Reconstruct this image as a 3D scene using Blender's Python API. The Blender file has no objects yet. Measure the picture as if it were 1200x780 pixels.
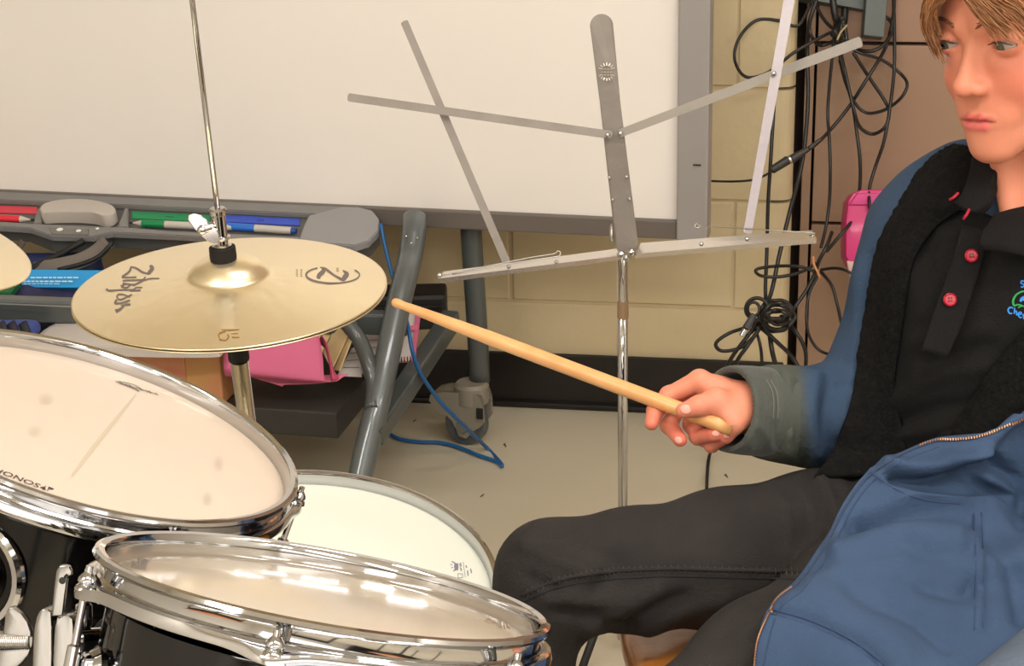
import bpy, bmesh, math, random
import numpy as np
from mathutils import Vector, Matrix
from mathutils.bvhtree import BVHTree
random.seed(7); rng = np.random.default_rng(7)
S = bpy.context.scene
COL = S.collection
# ------------------------------------------------------------------ camera
F = 2200.0; H = 1.33; PIT = math.radians(20); RO = math.radians(-1.3)
FW = np.array([0, math.cos(PIT), -math.sin(PIT)])
_u0 = np.array([0, math.sin(PIT), math.cos(PIT)]); _r0 = np.array([1.0, 0, 0])
RT = math.cos(RO)*_r0 + math.sin(RO)*_u0
UP = math.cos(RO)*_u0 - math.sin(RO)*_r0
CP = np.array([0, 0, H])
cam = bpy.data.cameras.new('camera'); camo = bpy.data.objects.new('camera', cam); COL.objects.link(camo)
cam.sensor_width = 36; cam.lens = F/1200*36; cam.clip_start = 0.05
camo.matrix_world = Matrix(((RT[0], UP[0], -FW[0], 0), (RT[1], UP[1], -FW[1], 0), (RT[2], UP[2], -FW[2], H), (0, 0, 0, 1)))
S.camera = camo
# ------------------------------------------------------------------ world, lamps, exposure
w = bpy.data.worlds.new('world'); S.world = w; w.use_nodes = True
w.node_tree.nodes['Background'].inputs[0].default_value = (1, .95, .88, 1)
w.node_tree.nodes['Background'].inputs[1].default_value = .25
def area(loc, sx, sy, power, col=(1, .965, .92), rot=(0, 0, 0)):
    l = bpy.data.lights.new('ceiling_or_fill_lamp', 'AREA'); l.shape = 'RECTANGLE'; l.size = sx; l.size_y = sy
    l.energy = power; l.color = col
    o = bpy.data.objects.new('ceiling_or_fill_lamp', l); o.location = loc; o.rotation_euler = rot; COL.objects.link(o)
for lx, ly in ((-1.5, -1.6), (.5, -1.6), (2.3, -1.6), (-1.5, .2), (.5, .2), (2.3, .2), (.5, 1.7)):
    area((lx, ly, 2.66), 1.2, .28, 24 if ly < 1 else 14)
area((.3, -2.6, 1.65), 4.2, 1.6, 34, (1, .97, .94), (math.radians(88), 0, 0))  # added fill panel behind the camera, lifting the shade under the board
S.view_settings.view_transform = 'Standard'; S.view_settings.look = 'None'
S.view_settings.exposure = 0.2; S.view_settings.gamma = 1; S.view_settings.use_curve_mapping = False

# ------------------------------------------------------------------ helpers
def W(px, py, d): return CP + (FW + (px-600)/F*RT + (390-py)/F*UP)*d
def ray(px, py): return FW + (px-600)/F*RT + (390-py)/F*UP
def Zp(px, py, z=0.0):
    q = ray(px, py); return CP + q*((z-H)/q[2])
def PL(px, py, p0, n):
    q = ray(px, py); return CP + q*(np.dot(np.asarray(p0)-CP, n)/np.dot(q, n))
def proj(V):
    V = np.asarray(V)-CP; d = V@FW
    return 600+F*(V@RT)/d, 390-F*(V@UP)/d, d
def unit(v): v = np.asarray(v, float); return v/np.linalg.norm(v)
def lin(c):
    return tuple(((x/255)/12.92 if x/255 <= .04045 else ((x/255+.055)/1.055)**2.4) for x in c)+(1,)
MATS = {}
def mat(name, c, rough=.5, metal=0, bump=0, bscale=60, c2=None, cscale=8, coat=0, spec=.5, sss=0, attr=None, aniso=0, detail=4, stretch=None, trans=0, sheen=0):
    if name in MATS: return MATS[name]
    m = bpy.data.materials.new(name); m.use_nodes = True; nt = m.node_tree; N = nt.nodes; L = nt.links
    b = N['Principled BSDF']
    b.inputs['Base Color'].default_value = lin(c); b.inputs['Roughness'].default_value = rough
    b.inputs['Metallic'].default_value = metal; b.inputs['Coat Weight'].default_value = coat
    b.inputs['Coat Roughness'].default_value = .08
    b.inputs['Specular IOR Level'].default_value = spec
    b.inputs['Transmission Weight'].default_value = trans
    if sheen: b.inputs['Sheen Weight'].default_value = sheen
    if sss:
        b.inputs['Subsurface Weight'].default_value = sss; b.inputs['Subsurface Radius'].default_value = (.012, .005, .003)
        b.inputs['Subsurface Scale'].default_value = .6
    tc = N.new('ShaderNodeTexCoord'); mp = N.new('ShaderNodeMapping'); L.new(tc.outputs['Object'], mp.inputs[0])
    if stretch: mp.inputs['Scale'].default_value = stretch
    if c2:
        n = N.new('ShaderNodeTexNoise'); n.inputs['Scale'].default_value = cscale; n.inputs['Detail'].default_value = detail
        L.new(mp.outputs[0], n.inputs['Vector'])
        r = N.new('ShaderNodeMapRange'); r.inputs[1].default_value = .25; r.inputs[2].default_value = .7
        L.new(n.outputs[0], r.inputs[0])
        mx = N.new('ShaderNodeMix'); mx.data_type = 'RGBA'; mx.inputs[6].default_value = lin(c); mx.inputs[7].default_value = lin(c2)
        L.new(r.outputs[0], mx.inputs[0]); L.new(mx.outputs[2], b.inputs['Base Color'])
    if attr:
        a = N.new('ShaderNodeVertexColor'); a.layer_name = 'Col'
        if c2:
            mm = N.new('ShaderNodeMix'); mm.data_type = 'RGBA'; mm.blend_type = 'MULTIPLY'; mm.inputs[0].default_value = 1
            L.new(a.outputs[0], mm.inputs[6]); L.new(mx.outputs[2], mm.inputs[7]); L.new(mm.outputs[2], b.inputs['Base Color'])
        else: L.new(a.outputs[0], b.inputs['Base Color'])
    if bump:
        n2 = N.new('ShaderNodeTexNoise'); n2.inputs['Scale'].default_value = bscale; n2.inputs['Detail'].default_value = 3
        L.new(mp.outputs[0], n2.inputs['Vector'])
        bp = N.new('ShaderNodeBump'); bp.inputs['Strength'].default_value = bump; bp.inputs['Distance'].default_value = .002
        L.new(n2.outputs[0], bp.inputs['Height']); L.new(bp.outputs[0], b.inputs['Normal'])
    MATS[name] = m; return m
def mesh(name, V, Fc, m, parent=None, smooth=False, kind=None):
    me = bpy.data.meshes.new(name); me.from_pydata([tuple(map(float, v)) for v in V], [], [tuple(map(int, f)) for f in Fc]); me.validate()
    return link(name, me, m, parent, smooth, kind)
def link(name, me, m, parent=None, smooth=False, kind=None):
    if m is not None and not me.materials: me.materials.append(m)
    if smooth:
        me.polygons.foreach_set('use_smooth', [True]*len(me.polygons))
    o = bpy.data.objects.new(name, me); COL.objects.link(o)
    if parent: o.parent = parent
    if kind: o['kind'] = kind
    return o
def tag(o, label, cat, group=None, kind=None):
    o['label'] = label; o['category'] = cat
    if group: o['group'] = group
    if kind: o['kind'] = kind
    return o
def thing(name, label, cat, loc=(0, 0, 0), group=None):
    o = bpy.data.objects.new(name, None); o.empty_display_size = .05; COL.objects.link(o); o.location = tuple(map(float, loc))
    tag(o, label, cat, group); return o
def adopt(root):
    """children built in world space: cancel the root's offset"""
    for ch in root.children:
        ch.matrix_parent_inverse = Matrix.Translation(-Vector(root.location))
class MB:
    def __init__(s): s.v = []; s.f = []
    def add(s, V, Fc):
        k = len(s.v); s.v += [tuple(map(float, x)) for x in V]; s.f += [tuple(int(i)+k for i in f) for f in Fc]; return s
    def box(s, c, sz, M=None, bev=0):
        c = np.asarray(c, float); hx, hy, hz = np.asarray(sz, float)/2
        M = np.eye(3) if M is None else np.asarray(M)  # columns = axes
        if bev <= 0:
            V = [c+M@np.array([x*hx, y*hy, z*hz]) for x in (-1, 1) for y in (-1, 1) for z in (-1, 1)]
            return s.add(V, [(0, 1, 3, 2), (4, 6, 7, 5), (0, 4, 5, 1), (2, 3, 7, 6), (0, 2, 6, 4), (1, 5, 7, 3)])
        bm = bmesh.new(); bmesh.ops.create_cube(bm, size=1)
        for v in bm.verts: v.co = Vector((v.co.x*2*hx, v.co.y*2*hy, v.co.z*2*hz))
        bmesh.ops.bevel(bm, geom=bm.edges[:], offset=min(bev, .49*2*min(hx, hy, hz)), segments=2, affect='EDGES', profile=.6)
        V = [c+M@np.array(v.co) for v in bm.verts]; bm.verts.index_update()
        Fc = [[v.index for v in f.verts] for f in bm.faces]; bm.free(); return s.add(V, Fc)
    def tube(s, pts, r, n=8, caps=True, flat=None, ref=None):
        P = np.asarray(pts, float); m = len(P)
        rr = np.full(m, r) if np.isscalar(r) else np.asarray(r, float)
        T = np.gradient(P, axis=0); T /= np.maximum(np.linalg.norm(T, axis=1)[:, None], 1e-9)
        a = np.array(ref, float) if ref is not None else (np.array([0, 0, 1.0]) if abs(T[0][2]) < .9 else np.array([1.0, 0, 0]))
        V = []
        for i in range(m):
            a = a-T[i]*np.dot(a, T[i]); a /= np.linalg.norm(a); b = np.cross(T[i], a)
            for k in range(n):
                t = 2*math.pi*k/n; ca, sb = math.cos(t), math.sin(t)
                V.append(P[i]+rr[i]*(a*ca*(flat or 1)+b*sb))
        Fc = [(i*n+k, i*n+(k+1) % n, (i+1)*n+(k+1) % n, (i+1)*n+k) for i in range(m-1) for k in range(n)]
        if caps: Fc += [tuple(range(n))[::-1], tuple((m-1)*n+k for k in range(n))]
        return s.add(V, Fc)
    def sphere(s, c, r, n=12, M=None):
        c = np.asarray(c, float); r = np.ones(3)*r; M = np.eye(3) if M is None else M
        V = [c+M@(r*np.array([0, 0, 1]))]
        for i in range(1, n//2):
            a = math.pi*i/(n//2)
            for k in range(n):
                b = 2*math.pi*k/n; V.append(c+M@(r*np.array([math.sin(a)*math.cos(b), math.sin(a)*math.sin(b), math.cos(a)])))
        V.append(c-M@(r*np.array([0, 0, 1]))); q = n//2-1
        Fc = [(0, 1+k, 1+(k+1) % n) for k in range(n)]
        for i in range(q-1):
            Fc += [(1+i*n+k, 1+(i+1)*n+k, 1+(i+1)*n+(k+1) % n, 1+i*n+(k+1) % n) for k in range(n)]
        Fc += [(len(V)-1, 1+(q-1)*n+(k+1) % n, 1+(q-1)*n+k) for k in range(n)]
        return s.add(V, Fc)
    def lathe(s, prof, c, M, n=64, mod=None, closed=False):
        """prof [(r,z)], M columns axes x,y,n"""
        c = np.asarray(c, float); m = len(prof); V = []
        for i, (r, z) in enumerate(prof):
            for k in range(n):
                t = 2*math.pi*k/n; rr, zz = (r, z) if mod is None else mod(i, r, z, t)
                V.append(c+M@np.array([rr*math.cos(t), rr*math.sin(t), zz]))
        rng_ = range(m) if closed else range(m-1)
        Fc = [(i*n+k, i*n+(k+1) % n, ((i+1) % m)*n+(k+1) % n, ((i+1) % m)*n+k) for i in rng_ for k in range(n)]
        return s.add(V, Fc)
    def ngon(s, V, th, nrm):
        """prism from an outline V extruded by th along nrm"""
        n = len(V); V = [np.asarray(v, float) for v in V]; nrm = np.asarray(nrm)
        return s.add(V+[v-nrm*th for v in V], [tuple(range(n)), tuple(range(2*n-1, n-1, -1))]+[(i, n+i, n+(i+1) % n, (i+1) % n) for i in range(n)])
    def build(s, name, m, parent=None, smooth=False, kind=None, auto=False):
        o = mesh(name, s.v, s.f, m, parent, smooth, kind)
        bm = bmesh.new(); bm.from_mesh(o.data); bmesh.ops.recalc_face_normals(bm, faces=bm.faces[:])
        if auto:
            for f in bm.faces: f.smooth = True
            for e in bm.edges: e.smooth = len(e.link_faces) == 2 and e.calc_face_angle(0) < .6
        bm.to_mesh(o.data); bm.free()
        return o
def cr(pts, n=8, closed=False):
    """Catmull-Rom through points"""
    P = np.asarray(pts, float)
    if len(P) < 3 and not closed: return np.array([P[0]+(P[-1]-P[0])*t for t in np.linspace(0, 1, n+1)])
    Q = np.vstack([P[-1:], P, P[:2]]) if closed else np.vstack([2*P[:1]-P[1:2], P, 2*P[-1:]-P[-2:-1]])
    out = []
    for i in range(len(Q)-3):
        a, b, c, d = Q[i:i+4]
        for t in np.arange(n)/n:
            out.append(.5*((2*b)+(-a+c)*t+(2*a-5*b+4*c-d)*t*t+(-a+3*b-3*c+d)*t**3))
    if not closed: out.append(P[-1])
    return np.array(out)
def basis(n, x=(1, 0, 0)):
    n = unit(n); x = np.asarray(x, float); x = unit(x-n*np.dot(x, n)); y = np.cross(n, x)
    return np.stack([x, y, n], 1)
def pxcurve(pts, n=8):
    return cr([W(*p) for p in pts], n)
def patch(name, rows, m, parent, th=.002, nu=8, nv=8, disp=None, smooth=True):
    A = np.array([[W(*p) for p in r] for r in rows])
    B = np.array([cr(r, nu) for r in A]); G = np.array([cr(B[:, j], nv) for j in range(B.shape[1])]).transpose(1, 0, 2)
    a, b, _ = G.shape
    du = np.gradient(G, axis=1); dv = np.gradient(G, axis=0); Nn = np.cross(du, dv); Nn /= np.maximum(np.linalg.norm(Nn, axis=2)[..., None], 1e-9)
    s = np.sign(((CP-G)*Nn).sum(2).mean()); Nn *= s
    if disp is not None: G = G+Nn*disp(G.reshape(-1, 3)).reshape(a, b, 1)
    V = list(G.reshape(-1, 3))+list((G-Nn*th).reshape(-1, 3)); k = a*b
    q = [(i*b+j, i*b+j+1, (i+1)*b+j+1, (i+1)*b+j) for i in range(a-1) for j in range(b-1)]
    Fc = q+[tuple(k+t for t in f[::-1]) for f in q]
    bd = [j for j in range(b)]+[i*b+b-1 for i in range(1, a)]+[(a-1)*b+j for j in range(b-2, -1, -1)]+[i*b for i in range(a-2, 0, -1)]
    Fc += [(bd[i], k+bd[i], k+bd[(i+1) % len(bd)], bd[(i+1) % len(bd)]) for i in range(len(bd))]
    mb = MB(); mb.add(V, Fc); return mb.build(name, m, parent, smooth)
# --- signed distance modelling
def sph(P, c, r): return np.linalg.norm(P-np.asarray(c, np.float32), axis=-1)-r
def ell(P, c, r, M=None):
    q = P-np.asarray(c, np.float32)
    if M is not None: q = q@np.asarray(M, np.float32)
    r = np.asarray(r, np.float32); k0 = np.linalg.norm(q/r, axis=-1); k1 = np.linalg.norm(q/(r*r), axis=-1)
    return k0*(k0-1)/np.maximum(k1, 1e-6)
def cap(P, a, b, ra, rb=None):
    rb = ra if rb is None else rb
    a = np.asarray(a, np.float32); ba = np.asarray(b, np.float32)-a; pa = P-a
    h = np.clip((pa@ba)/max(float(ba@ba), 1e-12), 0, 1)
    return np.linalg.norm(pa-h[..., None]*ba, axis=-1)-(ra+(rb-ra)*h)
def smin(a, b, k):
    h = np.maximum(k-np.abs(a-b), 0)/k; return np.minimum(a, b)-h*h*k*.25
def smax(a, b, k): return -smin(-a, -b, k)
def chain(P, pts, k=.01):
    d = None
    for (a, ra), (b, rb) in zip(pts[:-1], pts[1:]):
        e = cap(P, a, b, ra, rb); d = e if d is None else smin(d, e, k)
    return d
def surfnet(f, lo, hi, h):
    lo = np.asarray(lo, float); n = np.ceil((np.asarray(hi)-lo)/h).astype(int)+1
    ax = [(lo[i]+h*np.arange(n[i])).astype(np.float32) for i in range(3)]
    P = np.stack(np.meshgrid(*ax, indexing='ij'), -1); V = f(P).astype(np.float32); ins = V < 0
    c = sum(ins[i:n[0]-1+i, j:n[1]-1+j, k:n[2]-1+k].astype(np.int8) for i in (0, 1) for j in (0, 1) for k in (0, 1))
    act = (c > 0) & (c < 8); I = np.argwhere(act); idx = -np.ones(act.shape, int); idx[act] = np.arange(len(I))
    acc = np.zeros((len(I), 3)); cnt = np.zeros(len(I)); cs = [(i, j, k) for i in (0, 1) for j in (0, 1) for k in (0, 1)]
    for a in cs:
        for b in cs:
            if sum(b)-sum(a) == 1 and all(y >= x for x, y in zip(a, b)):
                va = V[tuple((I+a).T)]; vb = V[tuple((I+b).T)]; m = (va < 0) != (vb < 0)
                t = np.where(m, va/np.where(m, va-vb, 1), 0)
                acc += m[:, None]*(np.array(a)+t[:, None]*(np.array(b)-np.array(a))); cnt += m
    Vt = lo+h*(I+acc/cnt[:, None]); Q = []
    for axn in range(3):
        o = [i for i in range(3) if i != axn]
        sl0 = [slice(1, -1)]*3; sl1 = [slice(1, -1)]*3; sl0[axn] = slice(0, -1); sl1[axn] = slice(1, None)
        A = ins[tuple(sl0)]; B = ins[tuple(sl1)]; E = np.argwhere(A != B); s = A[A != B]
        E = E+np.array([0 if i == axn else 1 for i in range(3)])
        d1 = np.zeros(3, int); d1[o[0]] = 1; d2 = np.zeros(3, int); d2[o[1]] = 1
        q = np.stack([idx[tuple((E-d1-d2).T)], idx[tuple((E-d2).T)], idx[tuple(E.T)], idx[tuple((E-d1).T)]], 1)
        flip = s if axn != 1 else ~s
        q[~flip] = q[~flip][:, ::-1]; Q.append(q)
    return Vt, np.vstack(Q)
def vnormals(V, Q):
    n = np.cross(V[Q[:, 2]]-V[Q[:, 0]], V[Q[:, 3]]-V[Q[:, 1]]); N_ = np.zeros_like(V)
    for i in range(4): np.add.at(N_, Q[:, i], n)
    return N_/np.maximum(np.linalg.norm(N_, axis=1)[:, None], 1e-12)
def fastmesh(name, V, Q, m, parent=None, col=None):
    me = bpy.data.meshes.new(name); me.vertices.add(len(V)); me.vertices.foreach_set('co', V.astype(np.float32).ravel())
    me.loops.add(4*len(Q)); me.loops.foreach_set('vertex_index', Q.astype(np.int32).ravel())
    me.polygons.add(len(Q)); me.polygons.foreach_set('loop_start', np.arange(len(Q), dtype=np.int32)*4)
    me.update(calc_edges=True); me.validate()
    if col is not None:
        a = me.color_attributes.new('Col', 'FLOAT_COLOR', 'POINT'); a.data.foreach_set('color', np.hstack([col, np.ones((len(col), 1))]).astype(np.float32).ravel())
    return link(name, me, m, parent, True)
def strokes(V, N_, S_):
    """relief: list of (polyline px, width px, height m) applied on the side of the cloth the strokes were read from"""
    x, y, d = proj(V); front = np.clip(-((N_@FW)), 0, 1); out = np.zeros(len(V))
    for pl, wd, ht in S_:
        pl = cr(np.array(pl, float), 5) if len(pl) > 2 else np.array(pl, float)
        best = np.full(len(V), 1e9)
        for a, b in zip(pl[:-1], pl[1:]):
            ba = b-a; l = max(ba@ba, 1e-9); h = np.clip(((x-a[0])*ba[0]+(y-a[1])*ba[1])/l, 0, 1)
            best = np.minimum(best, (x-a[0]-h*ba[0])**2+(y-a[1]-h*ba[1])**2)
        out += ht*np.exp(-best/(wd*wd))
    return out*np.minimum(front*2.5, 1)
def bvh_of(o):
    me = o.data; mw = o.matrix_world
    return BVHTree.FromPolygons([v.co.copy() for v in me.vertices], [p.vertices[:] for p in me.polygons])
def hit(bv, px, py, off=0.0):
    r = unit(ray(px, py)); loc, nr, i, d = bv.ray_cast(Vector(CP), Vector(r))
    if loc is None: return None, None
    nr = np.array(nr)
    if nr@r > 0: nr = -nr
    return np.array(loc)+nr*off, nr
def text_mesh(txt, size):
    c = bpy.data.curves.new('t', 'FONT'); c.body = txt; c.size = size; c.align_x = 'CENTER'; c.align_y = 'CENTER'; c.resolution_u = 3
    o = bpy.data.objects.new('t', c); COL.objects.link(o); bpy.context.view_layer.update()
    me = bpy.data.meshes.new_from_object(o.evaluated_get(bpy.context.evaluated_depsgraph_get())); bpy.data.objects.remove(o); return me
def text(name, txt, size, c, M, m, parent, th=.0002, sx=1, shear=0):
    me = text_mesh(txt, size); me.materials.clear()
    for v in me.vertices:
        p = v.co; v.co = Vector(np.asarray(c)+M@np.array([(p.x+shear*p.y)*sx, p.y, th]))
    return link(name, me, m, parent)
def ribbon(mb, pts2, wd, c, M, z=.0003):
    """flat stroke in a plane: pts2 local 2D"""
    P = np.array(pts2, float); T = np.gradient(P, axis=0); T /= np.linalg.norm(T, axis=1)[:, None]; Nn = np.stack([-T[:, 1], T[:, 0]], 1)
    wd = np.full(len(P), wd) if np.isscalar(wd) else np.asarray(wd)
    A = P+Nn*wd[:, None]/2; B = P-Nn*wd[:, None]/2; c = np.asarray(c)
    V = [c+M@np.array([a[0], a[1], z]) for a in A]+[c+M@np.array([b[0], b[1], z]) for b in B]; n = len(P)
    mb.add(V, [(i, i+1, n+i+1, n+i) for i in range(n-1)])

# ------------------------------------------------------------------ materials
CHROME = mat('chrome', (196, 196, 197), .07, 1)
STEEL = mat('brushed_steel', (190, 188, 184), .32, 1, bump=.15, bscale=180)
DARKGREY = mat('dark_grey_paint', (72, 77, 76), .35, .0, coat=.3)
LEGGREY = mat('leg_grey_metallic_paint', (98, 104, 105), .3, .3, coat=.5)
TRAYG = mat('tray_grey_plastic', (128, 126, 124), .45, bump=.1, bscale=400)
TRAYD = mat('tray_dark_plastic', (92, 90, 86), .45)
BLACK = mat('black_rubber', (20, 19, 18), .6)
BLKPL = mat('black_cable_rubber', (28, 26, 24), .42)
BOARD = mat('whiteboard_enamel', (238, 232, 226), .3, coat=.12, c2=(234, 228, 222), cscale=2)
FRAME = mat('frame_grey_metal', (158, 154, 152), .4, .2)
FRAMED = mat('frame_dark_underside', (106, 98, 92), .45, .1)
BLOCK = mat('painted_block', (208, 190, 154), .55, bump=.55, bscale=45, c2=(200, 182, 144), cscale=3)
MORTAR = mat('mortar_joint', (196, 178, 142), .7, bump=.4, bscale=90)
PANEL = mat('brown_wall_panel', (150, 124, 98), .5, bump=.1, bscale=50, c2=(156, 122, 104), cscale=2)
JOINT = mat('dark_joint', (40, 26, 18), .8)
VINYL = mat('black_vinyl_base', (24, 20, 18), .35)
FLOORM = mat('floor_vinyl', (204, 194, 172), .3, bump=.03, bscale=8, c2=(194, 184, 162), cscale=2.2, detail=6)
PAINT = mat('beige_wall_paint', (204, 198, 186), .6)
CEILM = mat('ceiling_tile_paint', (240, 236, 228), .8)
# ------------------------------------------------------------------ the room
WP0 = np.array(Zp(490, 464.3)); WP1 = np.array(Zp(831, 479)); wd = unit(WP1-WP0); wn = np.array([wd[1], -wd[0], 0])   # faces camera
if wn[1] > 0: wn = -wn
WM = np.stack([wd, -wn, [0, 0, 1]], 1)      # along, into wall, up
def onwall(px, py): return PL(px, py, WP0, wn)
def wl(u, v, z): return WP0+wd*u-wn*v+np.array([0, 0, z])
def uof(px, py): return float((onwall(px, py)-WP0)@wd)
fl = MB().box((.3, .8, -.05), (6.4, 7.4, .1)).build('floor', FLOORM); fl['kind'] = 'structure'
uend = uof(930, 240)                        # the block wall stops here
wb = MB().box(wl((uend-3.2)/2-.015, .0345, 1.36), (uend+3.2-.05, .09, 2.72), WM).build('wall_back', MORTAR, kind='structure')
BH = .2025
joint_a = uof(727, 380); joint_b = uof(866, 30)
blk_me = {}
def blockmesh(wid, ht, round_right=False):
    key = (round(wid, 3), round(ht, 3), round_right)
    if key in blk_me: return blk_me[key]
    bm = bmesh.new(); bmesh.ops.create_cube(bm, size=1)
    for v in bm.verts: v.co = Vector((v.co.x*wid, v.co.y*.03, v.co.z*ht))
    e = [e for e in bm.edges if all(v.co.y < 0 for v in e.verts)]
    if round_right:
        rr = [x for x in e if all(v.co.x > 0 for v in x.verts)]; e = [x for x in e if x not in rr]
        bmesh.ops.bevel(bm, geom=rr, offset=.024, segments=5, affect='EDGES', profile=.5)
    else: bmesh.ops.bevel(bm, geom=e, offset=.003, segments=1, affect='EDGES')
    me = bpy.data.meshes.new('concrete_block'); bm.to_mesh(me); bm.free()
    me.materials.append(BLOCK); blk_me[key] = me; return me
row = 0
for r in range(13):
    z0 = BH*r; z1 = min(z0+BH, 2.7)
    if z0 >= 2.7: break
    j = joint_a if r % 2 == 0 else joint_b
    u = j-.406*10
    while u < uend:
        a = u; b = min(u+.406, uend); u += .406
        if b < -1.6 or b-a < .02: continue
        last = b >= uend-1e-6
        o = bpy.data.objects.new('concrete_block', blockmesh(b-a-.006, z1-z0-.006, last)); COL.objects.link(o)
        M4 = Matrix([[*WM[0], 0], [*WM[1], 0], [*WM[2], 0], [0, 0, 0, 1]]); c = wl((a+b)/2, .001, (z0+z1)/2)
        M4.translation = Vector(c); o.matrix_world = M4; o.parent = wb
bb = MB().box(wl((uend-3.2)/2-.004, -.019, .0525), (uend+3.2-.01, .008, .105), WM, .003).build('baseboard_back', VINYL, kind='structure')
cv = MB().box(wl((uend-3.2)/2-.004, -.026, .006), (uend+3.2-.01, .018, .012), WM, .004).build('trim_1', VINYL, kind='structure')
# right part of the back: dark gap, narrow jamb, large panels with dark joints
rb = .05
gp = MB().box(wl(uend+.012, .085, 1.35), (.06, .02, 2.7), WM).build('gap_shade_strip', JOINT, kind='structure')  # black strip carrying the shade of the empty gap in its colour
wr = MB().box(wl(uend+1.2, rb+.035, 1.35), (2.4, .02, 2.7), WM).build('wall_right', JOINT, kind='structure')
v0 = uof(951, 200)
p0 = wl(0, rb, 0); zz = [PL(960, 258.6, p0, wn)[2], PL(1040, 49.2, p0, wn)[2]]; st = zz[1]-zz[0]
ja = v0-uend-.0135
MB().box(wl(uend+.012+ja/2, rb, 1.35), (ja, .03, 2.7), WM, .002).build('panel', PANEL, wr)
for k in range(-2, 8):
    z0 = zz[0]+st*k; z1 = z0+st
    if z1 < 0.03 or z0 > 2.7: continue
    z0 = max(z0, 0); z1 = min(z1, 2.7)
    for q in range(2):
        MB().box(wl(v0+.6+q*1.2, rb, (z0+z1)/2), (1.194, .03, z1-z0-.006), WM, .002).build('panel', PANEL, wr)
for nm, c, sz in (('wall_left', (-2.4, .6, 1.35), (.08, 8, 2.7)), ('wall_front', (.3, -2.8, 1.35), (6.4, .08, 2.7)), ('wall_east', (2.9, .4, 1.35), (.08, 7, 2.7))):
    MB().box(c, sz).build(nm, PAINT, kind='structure')
MB().box((.3, .8, 2.75), (6.4, 7.8, .08)).build('ceiling', CEILM, kind='structure')
# ------------------------------------------------------------------ mobile whiteboard on its stand
yaw = math.radians(13.5); bd = np.array([math.cos(yaw), -math.sin(yaw), 0]); bn = np.array([-math.sin(yaw), -math.cos(yaw), 0])
B0 = W(795, 258, 3.10); BM = np.stack([bd, -bn, [0, 0, 1]], 1)
def onb(px, py): return PL(px, py, B0, bn)
def bl(u, v, z): return B0+bd*u-bn*v+np.array([0, 0, z])
wbd = thing('mobile_whiteboard', 'large white interactive board in a grey frame on a wheeled grey tube stand', 'whiteboard', Zp(548, 518))
BWd, BHt = 1.75, 1.2
MB().box(bl(-BWd/2, .015, BHt/2), (BWd, .02, BHt), BM).build('board_surface', BOARD, wbd)
fwid = (onb(833, 0)-onb(795, 0))@bd; fb = B0[2]-onb(795, 280)[2]
MB().box(bl(fwid/2-.002, .012, BHt/2-fb/2), (fwid, .045, BHt+fb), BM, .004).build('side_frame', FRAME, wbd)
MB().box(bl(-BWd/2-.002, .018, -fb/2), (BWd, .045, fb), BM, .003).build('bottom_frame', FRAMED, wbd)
MB().box(bl(-BWd-fwid/2+.002, .012, BHt/2-fb/2), (fwid, .045, BHt+fb), BM, .004).build('side_frame', FRAME, wbd)
MB().box(bl(-BWd/2, .012, BHt+.02), (BWd+2*fwid, .045, .04), BM, .004).build('top_frame', FRAME, wbd)
q0 = onb(818, 191)+bn*.0125
MB().box(q0, (.013, .001, .0022), BM).build('frame_mark', BLACK, wbd)
# tray
tf = unit(bn*.11-np.array([0, 0, .03])); tn = np.cross(bd, -tf); tn = tn if tn[2] > 0 else -tn
TP = bl(0, -.011, -.003)
def ont(px, py, h=0): return PL(px, py, TP+tn*h, tn)
def slab(name, pts, top, th, m, parent=wbd, lab=None):
    V = [ont(x, y, top) for x, y in pts]
    o = MB().ngon(V, th, tn).build(name, m, parent)
    bm = bmesh.new(); bm.from_mesh(o.data)
    bmesh.ops.bevel(bm, geom=[e for e in bm.edges], offset=.0018, segments=2, affect='EDGES', clamp_overlap=True); bm.to_mesh(o.data); bm.free()
    if lab: o['label'] = lab
    return o
OUT = [(-60, 262), (-60, 221), (0, 224), (200, 233), (420, 242), (436, 246), (444, 256), (443, 270), (432, 283), (415, 289), (395, 290), (300, 284), (200, 277), (130, 274), (108, 280), (60, 279), (30, 267), (0, 265)]
tray = slab('pen_tray', OUT, -.010, .030, TRAYD)
slab('back_rail', [(-60, 233), (-60, 221), (0, 224), (200, 233), (415, 242), (415, 252), (395, 252), (200, 242.5), (150, 240), (0, 234)], 0, .010, TRAYG, tray)
slab('end_block', [(362, 252), (400, 242), (420, 242), (436, 246), (444, 256), (443, 270), (432, 282), (415, 287), (350, 283), (352, 276), (357, 262)], 0.001, .014, mat('tray_light_grey', (146, 145, 146), .4), tray)
slab('front_rail', [(-60, 265), (-60, 256), (0, 259), (30, 261), (45, 262), (150, 266), (200, 270), (352, 277), (352, 284), (300, 281), (200, 275), (130, 272), (108, 277), (60, 276), (34, 267), (0, 265)], .002, .012, TRAYG, tray)
slab('divider', [(39, 262), (43, 246), (48, 240), (51, 240), (48, 262)], .001, .012, TRAYG, tray)
slab('divider', [(137, 266), (144, 250), (146, 243), (150, 243), (150, 266)], .001, .012, TRAYG, tray)
WHB = mat('button_print_white', (235, 235, 232), .4)
def disc(name, px, py, rx, ry, h, m, parent):
    c = ont(px, py, h); M = np.stack([bd, np.cross(tn, bd), tn], 1)
    V = [c+M@np.array([rx*math.cos(t), ry*math.sin(t), 0]) for t in np.linspace(0, 2*math.pi, 17)[:-1]]
    return MB().ngon(V, .0006, tn).build(name, m, parent)
slab('button_panel', [(57, 266), (104, 268), (104, 275), (60, 274)], .0032, .002, mat('button_panel_grey', (118, 116, 112), .4), tray)
disc('button', 70, 268.6, .006, .005, .0042, WHB, tray); disc('button', 92, 270, .0045, .004, .0042, WHB, tray); disc('button', 114, 267.5, .003, .003, .0028, WHB, tray)
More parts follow.
